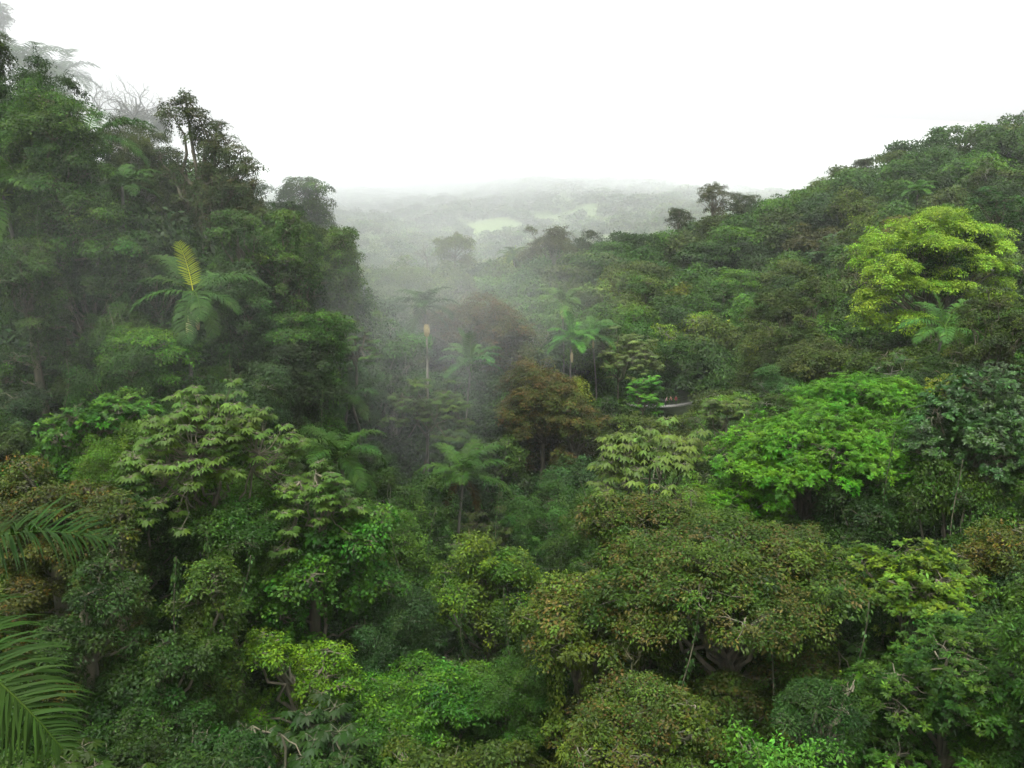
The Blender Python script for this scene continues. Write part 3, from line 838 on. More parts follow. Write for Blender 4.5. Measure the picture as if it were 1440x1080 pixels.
made(130, 430, 66, 180, 120, 'dome', 143, (.035, .075, .02), "dark shaded tree mass below the tall vine-draped tree", 'dark shaded tree', n=26, hang=.5, name='vine_draped_tree')
made(40, 400, 58, 120, 150, 'dome', 144, (.045, .095, .02), "dim green vine-covered tree at the far left edge", None, n=22, hang=.8, name='vine_draped_tree')
# lower left and bottom
made(690, 845, 54, 130, 150, 'round', 145, (.085, .16, .03), "pale green rounded tree alone in the dark gorge", 'rounded gorge tree', n=26, leaf=.27, young=YG, young_amt=.25, hang=.3)
made(300, 905, 34, 90, 210, 'column', 146, (.055, .11, .024), "tall narrow vine-choked tree in the lower left", 'vine-choked tree', n=20, leaf=.20, hang=1.6, name='vine_draped_tree', young=YG, young_amt=.15)
made(440, 775, 42, 210, 110, 'cap', 147, (.055, .155, .028), "heart-leaved green tree under the small umbrella tree", 'heart-leaved tree', n=26, leaf=.26, lw=.75, young=YG, young_amt=.15)
made(535, 850, 46, 110, 80, 'cap', 148, (.055, .14, .028), "leafy green tree just right of the heart-leaved tree", None, n=16, leaf=.26, lw=.7)
made(420, 940, 36, 180, 130, 'cap', 149, (.085, .19, .024), "yellowish green leafy tree near the bottom left", 'yellowish leafy tree', n=26, leaf=.21, lw=.5, young=(2.0, 1.6, .8), young_amt=.55)
made(600, 985, 37, 240, 110, 'cap', 150, (.055, .16, .024), "fresh green tree filling the bottom middle", 'bottom middle tree', n=30, leaf=.22, young=YG, young_amt=.2)
made(210, 970, 31, 190, 150, 'dome', 151, (.035, .085, .022), "dim dark green tree at the bottom left", 'dim bottom tree', n=26, leaf=.19)
made(120, 860, 31, 150, 140, 'dome', 152, (.032, .075, .02), "dark tree behind the lower near palm frond", None, n=22, leaf=.19)
made(1290, 850, 32, 170, 110, 'cap', 153, (.085, .17, .026), "yellow-green leafy tree in front of the bare tangled tree", 'yellow-green corner tree', n=24, leaf=.23, lw=.5, style='rosette', sprayr=.28, young=(1.9, 1.5, .8), young_amt=.4)
made(1335, 985, 27, 280, 170, 'pads', 154, (.04, .105, .024), "dark green spreading tree at the bottom right corner", 'bottom right tree', n=28, leaf=.20, lw=.36, style='rosette', sprayr=.26, young=YG, young_amt=.3)
made(1400, 790, 36, 130, 130, 'dome', 155, (.075, .11, .026), "brownish green tree at the right edge", 'brownish edge tree', n=24, leaf=.21, young=(2.0, .9, .8), young_amt=.3, gap=.2)
made(1150, 1010, 25, 160, 110, 'dome', 156, (.03, .075, .024), "dark drooping-leaved shrub at the bottom right", None, n=18, leaf=.18, lw=.3, cat='shrub', name='large_shrub')
made(900, 1030, 26, 220, 110, 'open', 157, (.075, .12, .028), "thin upright leafy shrub at the bottom under the red-tipped tree", None, n=26, leaf=.18, gap=.3, cat='shrub', name='large_shrub', young=RED, young_amt=.2)
# ridge emergents
made(1003, 280, 262, 50, 36, 'open', 161, (.065, .075, .035), "feathery open-crowned tree standing clear on the right ridge", 'feathery ridge tree', skirt=.5, n=22, leaf=.55, gap=.5, dens=.6, name='emergent_tree', trunk_r=.35)
made(1043, 287, 264, 42, 36, 'dome', 162, (.04, .065, .025), "dark rounded tree beside the feathery ridge tree", 'dark ridge tree', n=14, skirt=.8, leaf=.6, name='emergent_tree')
made(955, 307, 256, 38, 30, 'open', 163, (.04, .06, .028), "dark spiky tree left of the feathery ridge tree", None, n=14, skirt=.6, leaf=.6, name='emergent_tree')
made(1213, 236, 282, 34, 20, 'dome', 164, (.05, .075, .03), "small tree rising above the upper right ridge line", None, n=8, skirt=1.0, leaf=.6, name='emergent_tree')
made(822, 338, 250, 38, 40, 'dome', 165, (.035, .06, .022), "dark compact tree rising over the middle ridge", 'dark compact ridge tree', n=12, leaf=.6, name='emergent_tree')
made(775, 352, 225, 75, 50, 'open', 166, (.075, .085, .032), "bushy olive tree on the ridge left of the dark compact tree", 'bushy ridge tree', n=22, leaf=.55, gap=.2, name='emergent_tree')
made(-12, 10, 106, 70, 60, 'dome', 167, (.06, .08, .035), "misty leafy branch end in the top left corner", None, n=10, leaf=.36, name='emergent_tree')

# bare trees
def bare(px, py, d, w_, h_, seed, label, ref, mat, tr=.16, name='bare_tree', **kw):
    Rr, H = dims(w_, h_, d)
    m = bare_tree('trunk', seed, Rr, H, H * .5 + 14, trunk_r=tr, mat=mat, **kw)
    c = at(px, py, d); g = min(float(ground(c[0], c[1])[0]), c[2] - 3)
    o = link(name, m, None, tuple(c)); tag(o, label, 'tree')
    HERO.append((ref, px, py, w_, h_, d, c, Rr * .6))
bare(1290, 775, 38, 120, 120, 171, "bare tangled lichen-covered tree among the right hand foliage", 'bare tangled tree', M_LICHEN, .10, depth=4, first=5)
bare(148, 122, 114, 160, 130, 172, "faded bare-limbed tree in the mist at the upper left", 'faded bare tree', M_GREYW, .38, depth=5, first=5)
bare(190, 142, 112, 100, 80, 173, "second faded tree with a fine bare crown beside the first", None, M_GREYW, .26, depth=5, first=4)
bare(600, 352, 236, 34, 26, 174, "tiny twiggy tree top on the misty middle ridge", None, M_GREYW, .25, depth=4)
bare(1130, 985, 26, 90, 90, 175, "fallen mossy forked branch lying in the bottom right foliage", None, M_BARK, .03, depth=3, first=2, name='dead_branch')
bare(890, 905, 31, 60, 60, 178, "small pale twiggy snag poking through the broad red-tipped tree", None, M_LICHEN, .035, depth=4, first=3, name='dead_branch')
bare(640, 800, 60, 50, 60, 179, "grey twiggy snag in the gorge beside the rounded gorge tree", None, M_GREYW, .06, depth=4, first=3, name='dead_branch')
bare(1230, 770, 38, 60, 60, 181, "thin bare branch left of the bare tangled tree", None, M_LICHEN, .035, depth=4, first=2, name='dead_branch')
bare(1185, 480, 100, 50, 50, 183, "grey bare crown among the dull olive trees mid slope", None, M_GREYW, .10, depth=5, first=4)
made(205, 175, 118, 70, 60, 'open', 176, (.10, .12, .06), "faded sparse tree hung with moss behind the palm fronds", None, n=14, leaf=.42, gap=.4, dens=.7, hang=1.2, name='mossy_tree')
made(-22, 100, 72, 70, 90, 'column', 197, (.04, .08, .022), "dark vine-draped tree cut by the frame at the upper left edge", None, n=14, hang=1., name='vine_draped_tree')
made(70, 120, 116, 90, 50, 'dome', 177, (.06, .09, .03), "misty leafy tree beneath the misty palm", None, n=16, leaf=.36, hang=.5)

# ------------------------------------------------------------------ palms
def palm(px, py, d, fl, label, ref=None, seed=1, plan=None, yellow=False, brush=None, color=(.036, .085, .026), dead=0, rz=None, scale3=None, exact=None, trunk_rad=.13):
    r = np.random.default_rng(seed)
    c = at(px, py, d)
    g = min(float(ground(c[0], c[1])[0]), c[2] - 3)
    fl *= 1.22 if d < 70 else 1.08; s = fl / 4.2
    root = link('palm_tree', None, None, (c[0], c[1], g), (0, 0, 0), (1, 1, 1)); tag(root, label, 'palm', 'palms rising through the forest')
    h = c[2] - g
    link('trunk', palm_trunk(seed, h + 2, trunk_rad), root, (0, 0, h))
    sh = link('crownshaft', SHAFT, root, (0, 0, h)); sh.color = (.04, .07, .015, 1)
    k = 0
    todo = exact or []
    if not exact:
        a0 = r.uniform(0, 6)
        for kind, m in (plan or PALM_PLAN):
            for i in range(m):
                todo.append((kind, a0 + k * 2.399 + r.uniform(-.2, .2), 1.0)); k += 1
    for i, (kind, az, sc) in enumerate(todo):
        me = FR[kind][i % len(FR[kind])]
        o = link('frond', me, root, (0, 0, h), (r.normal(0, .05), r.normal(0, .06), az), (s * sc,) * 3)
        o.color = (*[v * q_ * 1.25 for q_, v in zip(DARKEN, jit(color, r, .12))], 1)
        if kind == 'up' and yellow:
            o.color = (.24, .28, .03, 1); o['label'] = "upright yellow young frond"
    for i in range(dead):
        o = link('dead_frond', FR['drop'][i % 2], root, (0, 0, h - .2), (0, .35, r.uniform(0, 6.28)), (s * .8,) * 3); o.color = (.07, .05, .02, 1)
    if brush:
        for bx, by, bz, bs in brush:
            o = link('flower_brush', BRUSH, root, (bx, by, h - 1.3 + bz), (0, 0, 0), (bs,) * 3)
    HERO.append((ref, px, py - .1 * fl * F / d, 1.35 * fl * F / d, 1.1 * fl * F / d, d, c, fl * .45))
    return root
P0 = PI
palm(272, 412, 62, 4.7, "large palm with an upright yellow young frond and cream flower brush", 'yellow-fronded palm', 201, yellow=True,
     exact=[('up', -1.6, .74), ('mid', .25, 1.05), ('mid', 3.0, 1.0), ('low', -1.1, .95), ('drop', -1.35, .95), ('low', -.3, .8), ('high', 2.6, 1.0), ('mid', 1.4, 1.), ('low', 3.6, .9), ('drop', -.6, .8)],
     brush=[(-.35, -.5, -.9, 1.5), (.35, -.5, -.5, .9)], trunk_rad=.16)
palm(125, 195, 67, 5.0, "dark palm whose drooping fronds reach out past the tall vine-draped tree", 'drooping-fronded palm', 202, exact=[('mid', .15, 1), ('low', .0, .95), ('low', -.35, .9), ('mid', .5, .9), ('mid', 3, .9), ('high', 1.6, 1), ('low', -1, .8)])
palm(32, 92, 104, 6.2, "pale palm fading into the mist at the upper left", 'misty palm', 203)
palm(85, 105, 112, 5.6, "shorter faded palm right of the pale misty palm", None, 204)
palm(12, 232, 66, 5.2, "dim palm at the left edge below the misty palm", None, 205)
palm(3, 275, 62, 4.6, "drooping palm low at the left edge beside the tall vine-draped tree", None, 206, color=(.055, .12, .03))
palm(172, 262, 78, 4.0, "faint palm between the tall draped tree and the tall open tree", None, 207)
palm(652, 668, 78, 5.0, "dark palm with arching fronds over the shadowy gorge", 'gorge palm', 208, exact=[('high', 1.2, 1), ('high', .35, 1), ('high', 2.4, 1), ('mid', 3.0, 1), ('low', 3.35, .95), ('low', 0.0, 1.05), ('mid', .2, .9), ('mid', -1.5, .9), ('low', -2.4, .8), ('mid', 4, .8), ('high', 5, .9)],
     dead=2, brush=[(.5, -.8, -4.2, .9)])
palm(490, 562, 84, 4.2, "shaggy palm hugging the right end of the left slope", 'shaggy slope palm', 209)
palm(598, 432, 128, 5.6, "large dim palm in the mist above the cream flower brush", 'dim misty palm', 210)
palm(662, 512, 112, 5.0, "blue-green palm with raised fronds below the misty pinkish dome", 'blue-green palm', 211, plan=[('up', 2), ('high', 4), ('mid', 4), ('low', 3)], color=(.05, .12, .05))
palm(790, 425, 150, 5.6, "misty palm with raised fronds upper of the valley trio", 'upper valley palm', 212, plan=[('up', 2), ('high', 4), ('mid', 3), ('low', 4)], color=(.07, .14, .04), brush=[(0, -.8, -.3, 1.3)])
palm(803, 478, 142, 5.2, "bright palm with raised fronds and cream brushes mid valley", 'bright valley palm', 213, plan=[('up', 3), ('high', 3), ('mid', 4), ('low', 4)], color=(.06, .19, .035), brush=[(.1, -1, -.8, 1.6)])
palm(832, 470, 146, 5.4, "dark palm right of the bright valley palm", None, 214, color=(.045, .12, .04), brush=[(.2, -1, .2, 1.2)])
palm(725, 462, 152, 4.8, "thin misty palm right of the misty pinkish dome", None, 215, color=(.06, .13, .04))
palm(722, 330 + 30, 236, 5.5, "tiny distant palm on the misty middle ridge", None, 216)
palm(1328, 462, 80, 5.2, "palm with two raised fronds under the large lime green tree", 'palm under the lime green tree', 217, exact=[('high', 1.9, .9), ('high', .3, 1.1), ('up', 2.4, .7), ('mid', 3.2, .9), ('low', -1.0, .8), ('low', 3.6, .8), ('mid', -.2, .8), ('low', -2, .8)], color=(.05, .13, .05))
palm(1290, 268, 200, 5.0, "small bright palm high on the slope above the lime green tree", None, 218, color=(.06, .15, .05))
palm(478, 640, 60, 3.4, "low fronded palm between the two umbrella-leaf trees and the gorge", None, 219)
# near palm whose crown stands just outside the frame
palm(-200, 850, 11.5, 3.05, "near palm reaching two big fronds in from the left edge", 'near palm', 220,
     exact=[('close', .12, 1.0), ('close', -.30, 1.12), ('close', -.85, .8), ('mid', 2.2, .9), ('high', 3.2, .9), ('mid', 4.1, .9), ('high', 1.4, .85)], color=(.020, .048, .014), trunk_rad=.12)

# bare palm pole that carries a cream flower brush
c = at(600, 466, 94); g = float(ground(c[0], c[1])[0])
root = link('bare_palm', None, None, (c[0], c[1], g)); tag(root, "slender bare palm stem topped by an upright cream flower brush", 'palm stem')
t_ = Tubes(8); hh = c[2] - g; t_.add(np.array([[-.3, 0, -2], [-.2, 0, hh * .4], [0, 0, hh * .8], [0, 0, hh - .8]]), [.20, .17, .14, .11])
link('stem', t_.mesh('stem', M_PALE), root)
link('flower_brush', BRUSH_UP, root, (0, 0, hh - .6), (0, 0, 0), (1.5, 1.5, 1.5))
lv = Leaves(); r_ = np.random.default_rng(5); spray(lv, r_, np.array([[0, 0, -2.2], [0, 0, -1.6], [0.1, 0, -2.8]]), np.array([[0, 0, 1.0]] * 3), 14, .3, .5, .16, np.ones((3, 3)), 'rosette')
o = link('leaves', lv.mesh('leaves', M_LEAF), root, (0, 0, hh)); o.color = (.05, .09, .03, 1)
HERO.append(('cream flower brush', 600, 480, 24, 60, 94, c, 1.5))
HERO.append((None, 600, 560, 70, 170, 94, c, .5))
ros(500, 478, 84, 60, 50, 191, (.06, .13, .04), "slim tree whose pale trunk catches light beside the shaggy slope palm", 'slim pale-trunked tree', 34, .55, flat=False, trunk_r=.12)
ros(645, 770, 62, 40, 34, 192, (.06, .12, .035), "tiny thin-stemmed tree in the dark gorge left of the rounded gorge tree", None, 12, .4, flat=False, trunk_r=.08)

# ------------------------------------------------------------------ footbridge with walkers
B = at(944, 570, 150)
ang = 0.35
br = link('footbridge', None, None, tuple(B), (0, 0, ang)); tag(br, "narrow hanging footbridge crossing the dark gorge", 'footbridge')
def box(V, Q, x0, x1, y0, y1, z0, z1):
    n_ = len(V); V += [(x, y, z) for x in (x0, x1) for y in (y0, y1) for z in (z0, z1)]
    Q += [[n_ + a for a in f] for f in ((0, 1, 3, 2), (4, 6, 7, 5), (0, 4, 5, 1), (2, 3, 7, 6), (0, 2, 6, 4), (1, 5, 7, 3))]
SPAN = 9.0
def sagz(x): return .9 * (x / SPAN) ** 2
V_, Q_ = [], []
for k in range(64):
    x = -SPAN + (k + .5) * 2 * SPAN / 64; box(V_, Q_, x - .19, x + .19, -.6, .6, sagz(x) - .04, sagz(x) + .02)
link('deck', mesh_from('deck', V_, Q_, None, M_METAL), br)
for s in (-1, 1):
    V_, Q_ = [], []
    for k in range(32):
        x = -SPAN + k * 2 * SPAN / 32; x1 = x + 2 * SPAN / 32; box(V_, Q_, x, x1 - .002, s * .66 - .04, s * .66 + .04, sagz((x + x1) / 2) - .16, sagz((x + x1) / 2) - .05)
    link('side_beam', mesh_from('side_beam', V_, Q_, None, M_METAL), br)
    t_ = Tubes(5); xs = np.linspace(-SPAN, SPAN, 24); t_.add(np.stack([xs, xs * 0 + s * .68, 1.15 + sagz(xs) * 2.2], 1), .025)
    link('handrail_cable', t_.mesh('cable', M_CABLE), br)
    t_ = Tubes(4)
    for x in np.linspace(-SPAN, SPAN, 21): t_.add(np.array([[x, s * .68, sagz(x) - .1], [x, s * .68, 1.15 + sagz(x) * 2.2]]), .012)
    link('hangers', t_.mesh('hangers', M_CABLE), br)
HERO.append(('footbridge', 944, 566, 110, 70, 150, B, 6.0))

SKIN = plain("skin", (.45, .27, .18)); HAIR = plain("hair", (.03, .02, .015)); DARK = plain("dark_cloth", (.025, .025, .03))
def walker(x, y, face, shirt, label, lean=.18, seed=0):
    """standing figure grown from one jointed skeleton"""
    r = np.random.default_rng(seed)
    J = [(0, 0, .95), (0, .02, 1.15), (0, .02 + lean * .4, 1.38), (0, .03 + lean * .5, 1.50), (0, .05 + lean * .55, 1.62), (0, .05 + lean * .55, 1.72),
         (.17, .02 + lean * .4, 1.40), (.24, .05 + lean * .4, 1.14), (.22, .30, 1.06), (.21, .38, 1.08),
         (-.17, .02 + lean * .4, 1.40), (-.24, .05 + lean * .4, 1.14), (-.22, .28, 1.06), (-.21, .36, 1.08),
         (.10, 0, .88), (.11, .05, .48), (.11, 0, .07), (.11, .14, .03), (-.10, 0, .88), (-.11, -.02, .48), (-.11, -.08, .07), (-.11, .06, .03)]
    E = [(0, 1), (1, 2), (2, 3), (3, 4), (4, 5), (2, 6), (6, 7), (7, 8), (8, 9), (2, 10), (10, 11), (11, 12), (12, 13), (0, 14), (14, 15), (15, 16), (16, 17), (0, 18), (18, 19), (19, 20), (20, 21)]
    Rd = [.13, .13, .14, .055, .085, .075, .06, .045, .035, .03, .06, .045, .035, .03, .09, .06, .042, .035, .09, .06, .042, .035]
    me = bpy.data.meshes.new("person"); me.from_pydata(J, E, [])
    o = link('person', me, None); me.materials.append(shirt); me.materials.append(DARK); me.materials.append(SKIN)
    m = o.modifiers.new("s", 'SKIN'); m.use_smooth_shade = True
    for k, v in enumerate(me.skin_vertices[0].data): v.radius = (Rd[k], Rd[k] * .85); v.use_root = (k == 0)
    s = o.modifiers.new("d", 'SUBSURF'); s.levels = 2; s.render_levels = 2
    bpy.context.view_layer.update()
    dg = bpy.context.evaluated_depsgraph_get()
    nm = bpy.data.meshes.new_from_object(o.evaluated_get(dg)); o.modifiers.clear(); o.data = nm
    while len(nm.materials) < 3: nm.materials.append(None)
    for k, mt in enumerate((shirt, DARK, SKIN)): nm.materials[k] = mt
    for p in nm.polygons:
        z = p.center.z; p.material_index = 2 if (z > 1.5 or (p.center.y > .2 and z > .9)) else (0 if z > .9 else 1)
    th_ = ang; wx = B[0] + x * math.cos(th_) - y * math.sin(th_); wy = B[1] + x * math.sin(th_) + y * math.cos(th_)
    o.location = (wx, wy, B[2] + sagz(x) + .02); o.rotation_euler = (0, 0, face); tag(o, label, 'person', 'walkers on the footbridge')
    t_ = Tubes(10); t_.add(np.array([[0, .03 + lean * .5, 1.60], [0, .02 + lean * .5, 1.68], [0, .02 + lean * .5, 1.77], [0, .03 + lean * .5, 1.81]]), [.07, .098, .092, .02]); link('hair', t_.mesh('hair', HAIR), o)
walker(.1, .15, 2.2, plain("maroon_cloth", (.20, .03, .045)), "walker in a maroon top leaning on the footbridge rail", .35, 1)
walker(.9, -.1, 2.9, plain("red_cloth", (.30, .04, .05)), "walker in a red top right of the maroon one on the footbridge", .25, 2)
walker(-1.3, -.15, -1.6, plain("grey_pink_cloth", (.32, .2, .2)), "walker in greyish pink leftmost on the footbridge", .3, 3)

# ------------------------------------------------------------------ the rest of the canopy, tree by tree
hero_xy = np.array([h[6][:2] for h in HERO]); hero_r = np.array([h[7] for h in HERO])
hero_scr = np.array([[h[1], h[2], h[3], h[4], h[5]] for h in HERO])
fr_ = np.random.default_rng(77)
cand = []
for d0 in np.arange(20, 330, 1.0):
    m = int(2.2 * d0 / 3) + 4
    for _ in range(m):
        a = fr_.uniform(-.72, .72); rr = d0 + fr_.uniform(0, 1)
        cand.append((math.sin(a) * rr, math.cos(a) * rr))
cand = np.array(cand); fr_.shuffle(cand)
cz = canopy(cand[:, 0], cand[:, 1])
pos_acc = np.zeros((0, 2)); fills = []
for (x, y), z in zip(cand, cz):
    rr = math.hypot(x, y)
    s = min(13.0, max(4.8, 3.5 + .040 * rr))
    if len(pos_acc) and (np.hypot(pos_acc[:, 0] - x, pos_acc[:, 1] - y) < s * .84).any(): continue
    crown_r = s * (fr_.uniform(.50, .86) if rr < 110 else fr_.uniform(.46, .72))
    if (np.hypot(hero_xy[:, 0] - x, hero_xy[:, 1] - y) < .62 * hero_r + crown_r * .40).any(): continue
    c = np.array([x, y, z - crown_r * .55])
    px, py, dd = project(c); rp = crown_r * F / dd
    if px < -rp * 2.2 or px > 1440 + rp * 2.2 or py > 1080 + rp * 2.0: continue
    # keep the individual trees of the photograph in sight: nothing in front of them
    blk = (hero_scr[:, 4] > dd - crown_r) & (np.abs(hero_scr[:, 0] - px) < .30 * hero_scr[:, 2] + rp * .60) & (np.abs(hero_scr[:, 1] - py) < .30 * hero_scr[:, 3] + rp * .60)
    if blk.any(): 
        # slide it down under the canopy when that clears the view
        continue
    pos_acc = np.vstack([pos_acc, [x, y]])
    fills.append((x, y, z, crown_r, px, py, dd, rp))
# what the camera can see of them: walk each line of sight over the canopy
def hidden(f):
    x, y, z, cr_, px, py, dd, rp = f
    t = np.linspace(.15, .93, 40)
    top = np.array([x, y, z + cr_ * .3])
    P_ = CAM + (top - CAM) * t[:, None]
    return (canopy(P_[:, 0], P_[:, 1]) > P_[:, 2] + 2.0).any()
vis = [f for f in fills if not hidden(f)]
vis.sort(key=lambda f: -f[7])
NIND = 235
solo, rest = vis[:NIND], vis[NIND:] + [f for f in fills if hidden(f) and f[6] < 330]
import sys; print("fills", len(fills), "visible", len(vis))

def kind_for(px, py, d, r):
    z = r.uniform()
    if d > 105:
        ks, ps = ['domed', 'puffy', 'layered', 'open', 'shaggy', 'umbrella'], [.30, .24, .18, .12, .08, .08]
    elif px < 520:
        ks, ps = ['domed', 'puffy', 'layered', 'open', 'shaggy', 'umbrella'], [.18, .18, .16, .05, .38, .05]
    else:
        ks, ps = ['domed', 'puffy', 'layered', 'open', 'shaggy', 'umbrella'], [.25, .2, .2, .1, .15, .1]
    return ks[int(r.choice(len(ks), p=ps))]
def colour_for(px, py, d, r):
    if 540 < px < 900 and py > 640: cs, ps = ['deep', 'mid', 'blue', 'olive'], [.6, .25, .08, .07]  # gorge shade put into the leaf colours: mostly deep greens
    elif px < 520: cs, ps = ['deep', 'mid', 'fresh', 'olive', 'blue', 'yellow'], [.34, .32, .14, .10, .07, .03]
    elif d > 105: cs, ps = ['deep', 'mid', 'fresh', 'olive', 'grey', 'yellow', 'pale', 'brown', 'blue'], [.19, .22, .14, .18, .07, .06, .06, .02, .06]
    else: cs, ps = ['deep', 'mid', 'fresh', 'olive', 'blue', 'yellow', 'brown'], [.27, .29, .18, .13, .06, .05, .02]
    c_ = cs[int(r.choice(len(cs), p=ps))]
    return 'mid' if (c_ == 'yellow' and (d < 110 or px > 1100)) or (c_ == 'fresh' and d < 34) else c_
FORMW = {'domed': 'round-crowned', 'puffy': 'billowy-crowned', 'layered': 'flat-tiered', 'open': 'loose-crowned', 'shaggy': 'vine-shaggy', 'umbrella': 'umbrella-leaved'}
refs = refs_all = [h for h in HERO if h[0]]
def where(px, py):
    best = sorted(refs, key=lambda h: math.hypot((h[1] - px) / 1.0, (h[2] - py)))
    h = best[0]
    dx, dy = px - h[1], py - h[2]
    a = math.degrees(math.atan2(-dy, dx)) % 360
    rel = ['right of', 'upper right of', 'above', 'upper left of', 'left of', 'lower left of', 'below', 'lower right of'][int(((a + 22.5) % 360) // 45)]
    dist = math.hypot(dx, dy)
    q = ''
    return q + rel + ' the ' + h[0]
recs = []
for f in solo:
    x, y, z, cr_, px, py, dd, rp = f
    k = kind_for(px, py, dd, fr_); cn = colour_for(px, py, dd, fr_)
    lod = 'near' if dd < 95 else 'far'
    ps_ = PROT[(k, lod)]; me = ps_[int(fr_.integers(len(ps_)))]
    sc = cr_ / 5 * (1.12 if k != 'shaggy' else 1.0)
    zs = fr_.uniform(.85, 1.35)
    g = float(ground(x, y)[0]) - .2
    hc = z - {'domed': 3, 'puffy': 3.6, 'layered': 3, 'open': 3.4, 'shaggy': 5.6, 'umbrella': 2}[k] * sc * zs + fr_.normal(0, .6 + .006 * dd)
    root = link('forest_tree', None, None, (x, y, g), (0, 0, fr_.uniform(0, 6.28)), (sc, sc, sc * zs))
    for nm, m_ in zip(('crown', 'trunk'), me):
        o = link(nm, m_, root, (0, 0, (hc - g) / (sc * zs)))
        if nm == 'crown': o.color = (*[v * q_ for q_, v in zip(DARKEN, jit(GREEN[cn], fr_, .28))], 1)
        elif fr_.uniform() < .4 and dd > 60: o.material_slots[0].link = 'OBJECT'; o.material_slots[0].material = M_PALE
    recs.append([root, f"{KINDW[cn]} {FORMW[k]} tree {where(px, py)}", px, py])
by = {}
for rc in recs: by.setdefault(rc[1], []).append(rc)
ORD = ['first', 'second', 'third', 'fourth', 'fifth', 'sixth', 'seventh', 'eighth']
for lab, L_ in by.items():
    L_.sort(key=lambda q: q[2])
    for i_, rc in enumerate(L_):
        s = lab
        if len(L_) == 2: s = ('left one, ' if i_ == 0 else 'right one, ') + lab
        elif len(L_) > 2: s = f"{ORD[min(i_, 7)]} from left, " + lab
        tag(rc[0], s, 'tree', 'trees of the forest canopy')

# lianas hanging from the crowns
lr = np.random.default_rng(64)
LI = [(330, 560, 60), (395, 600, 66), (415, 500, 70), (150, 470, 60), (85, 560, 54), (230, 430, 64), (455, 600, 70), (300, 800, 37), (335, 850, 36), (250, 860, 33), (520, 700, 62), (560, 790, 55), (610, 760, 62),
      (668, 900, 50), (715, 900, 48), (820, 700, 78), (905, 820, 38), (960, 930, 30), (1090, 920, 30), (1180, 740, 46), (1250, 690, 44), (1345, 700, 40), (1210, 900, 30), (1060, 640, 60), (700, 720, 72), (60, 330, 60), (180, 360, 66), (280, 300, 80), (520, 560, 84), (1285, 500, 80)]
for q, (px, py, d) in enumerate(LI):
    ln = lr.uniform(3, 7); n_ = 14; t = np.linspace(0, 1, n_)
    sw = lr.normal(0, .35, 2)
    pts = np.stack([np.sin(t * 3 + q) * sw[0], np.cos(t * 2.3 + q) * sw[1], ln * (.5 - t)], 1)
    li = link('liana', None, None, tuple(at(px, py, d)))
    nr_ = min(refs_all, key=lambda h: math.hypot(h[1] - px, h[2] - py))
    tag(li, 'thin leafy liana hanging beside the ' + nr_[0], 'liana', 'lianas hanging in the forest')
    t_ = Tubes(5); t_.add(pts, .022, 5); link('vine_stem', t_.mesh('vine_stem', M_BARK), li)
    lv = Leaves(); m = int(ln * 9); u_ = lr.uniform(0, 1, m)
    P_ = np.stack([np.interp(u_, t, pts[:, k]) for k in range(3)], 1)
    spray(lv, lr, P_, rand_dirs(lr, m), 4, .16, .17, .09, leaf_cols(lr, m, .2, .06), 'hang')
    o = link('leaves', lv.mesh('leaves', M_LEAF), li); o.color = (.03, .065, .014, 1)

# the farther and hidden trees beyond the individually built ones, as one mass
def merged(name, items, mat, label, kind='stuff', cat=None, group=None):
    Vs, Cs = [], []
    for me, (x, y, z), sc, zs, rz, col in items:
        v, cc = me
        c_, s_ = math.cos(rz), math.sin(rz)
        w_ = v * np.array([sc, sc, sc * zs], np.float32)
        Vs.append(np.stack([w_[:, 0] * c_ - w_[:, 1] * s_ + x, w_[:, 0] * s_ + w_[:, 1] * c_ + y, w_[:, 2] + z], 1).astype(np.float32))
        Cs.append((cc * np.array(col, np.float32)).astype(np.float32))
    V = np.concatenate(Vs); C = np.concatenate(Cs)
    o = link(name, mesh_from(name, V, np.arange(len(V)).reshape(-1, 4), C, mat)); o.color = (1, 1, 1, 1)
    return tag(o, label, cat, group, kind)
def raw(lob, seed, leaf, k=6, dens=1.0, style='dome', hang=0):
    r = np.random.default_rng(seed); lv = Leaves()
    for i, (x, y, z, rr, fl) in enumerate(lob):
        n = int(dens * 4 * PI * rr * rr * .7 / (k * leaf * leaf * .5 * .62) * 1.3)
        p, d, tuft = tufts(r, np.array([x, y, z]), np.array([1, 1, fl]) * rr, rr, n, min(max(rr * .36, leaf * 1.6), leaf * 3), .3, 4 * PI * rr * rr * .7, seed + i)
        spray(lv, r, p, d, k, leaf * 1.4, leaf, leaf * .5, tuft * leaf_cols(r, len(p), .2, .07) * math.exp(r.normal(0, .12)), style)
    V, Q, C = lv.arrays(); return V, C
FARM = []
for s in range(5):
    r = np.random.default_rng(400 + s)
    FARM.append(raw(multi_dome(r, 5, 8, 18, rmin=.26, rmax=.46) if s % 2 else pad_lobes(r, 5, 6, 16), 400 + s, .50, 7))
items = []
for f in rest:
    x, y, z, cr_, px, py, dd, rp = f
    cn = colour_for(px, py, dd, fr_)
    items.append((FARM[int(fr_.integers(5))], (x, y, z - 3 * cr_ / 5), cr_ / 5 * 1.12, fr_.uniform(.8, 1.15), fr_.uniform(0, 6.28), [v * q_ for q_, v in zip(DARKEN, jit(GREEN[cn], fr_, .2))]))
if items: merged('distant_canopy', items, M_LEAF, "unbroken canopy of the farther trees on the slopes")

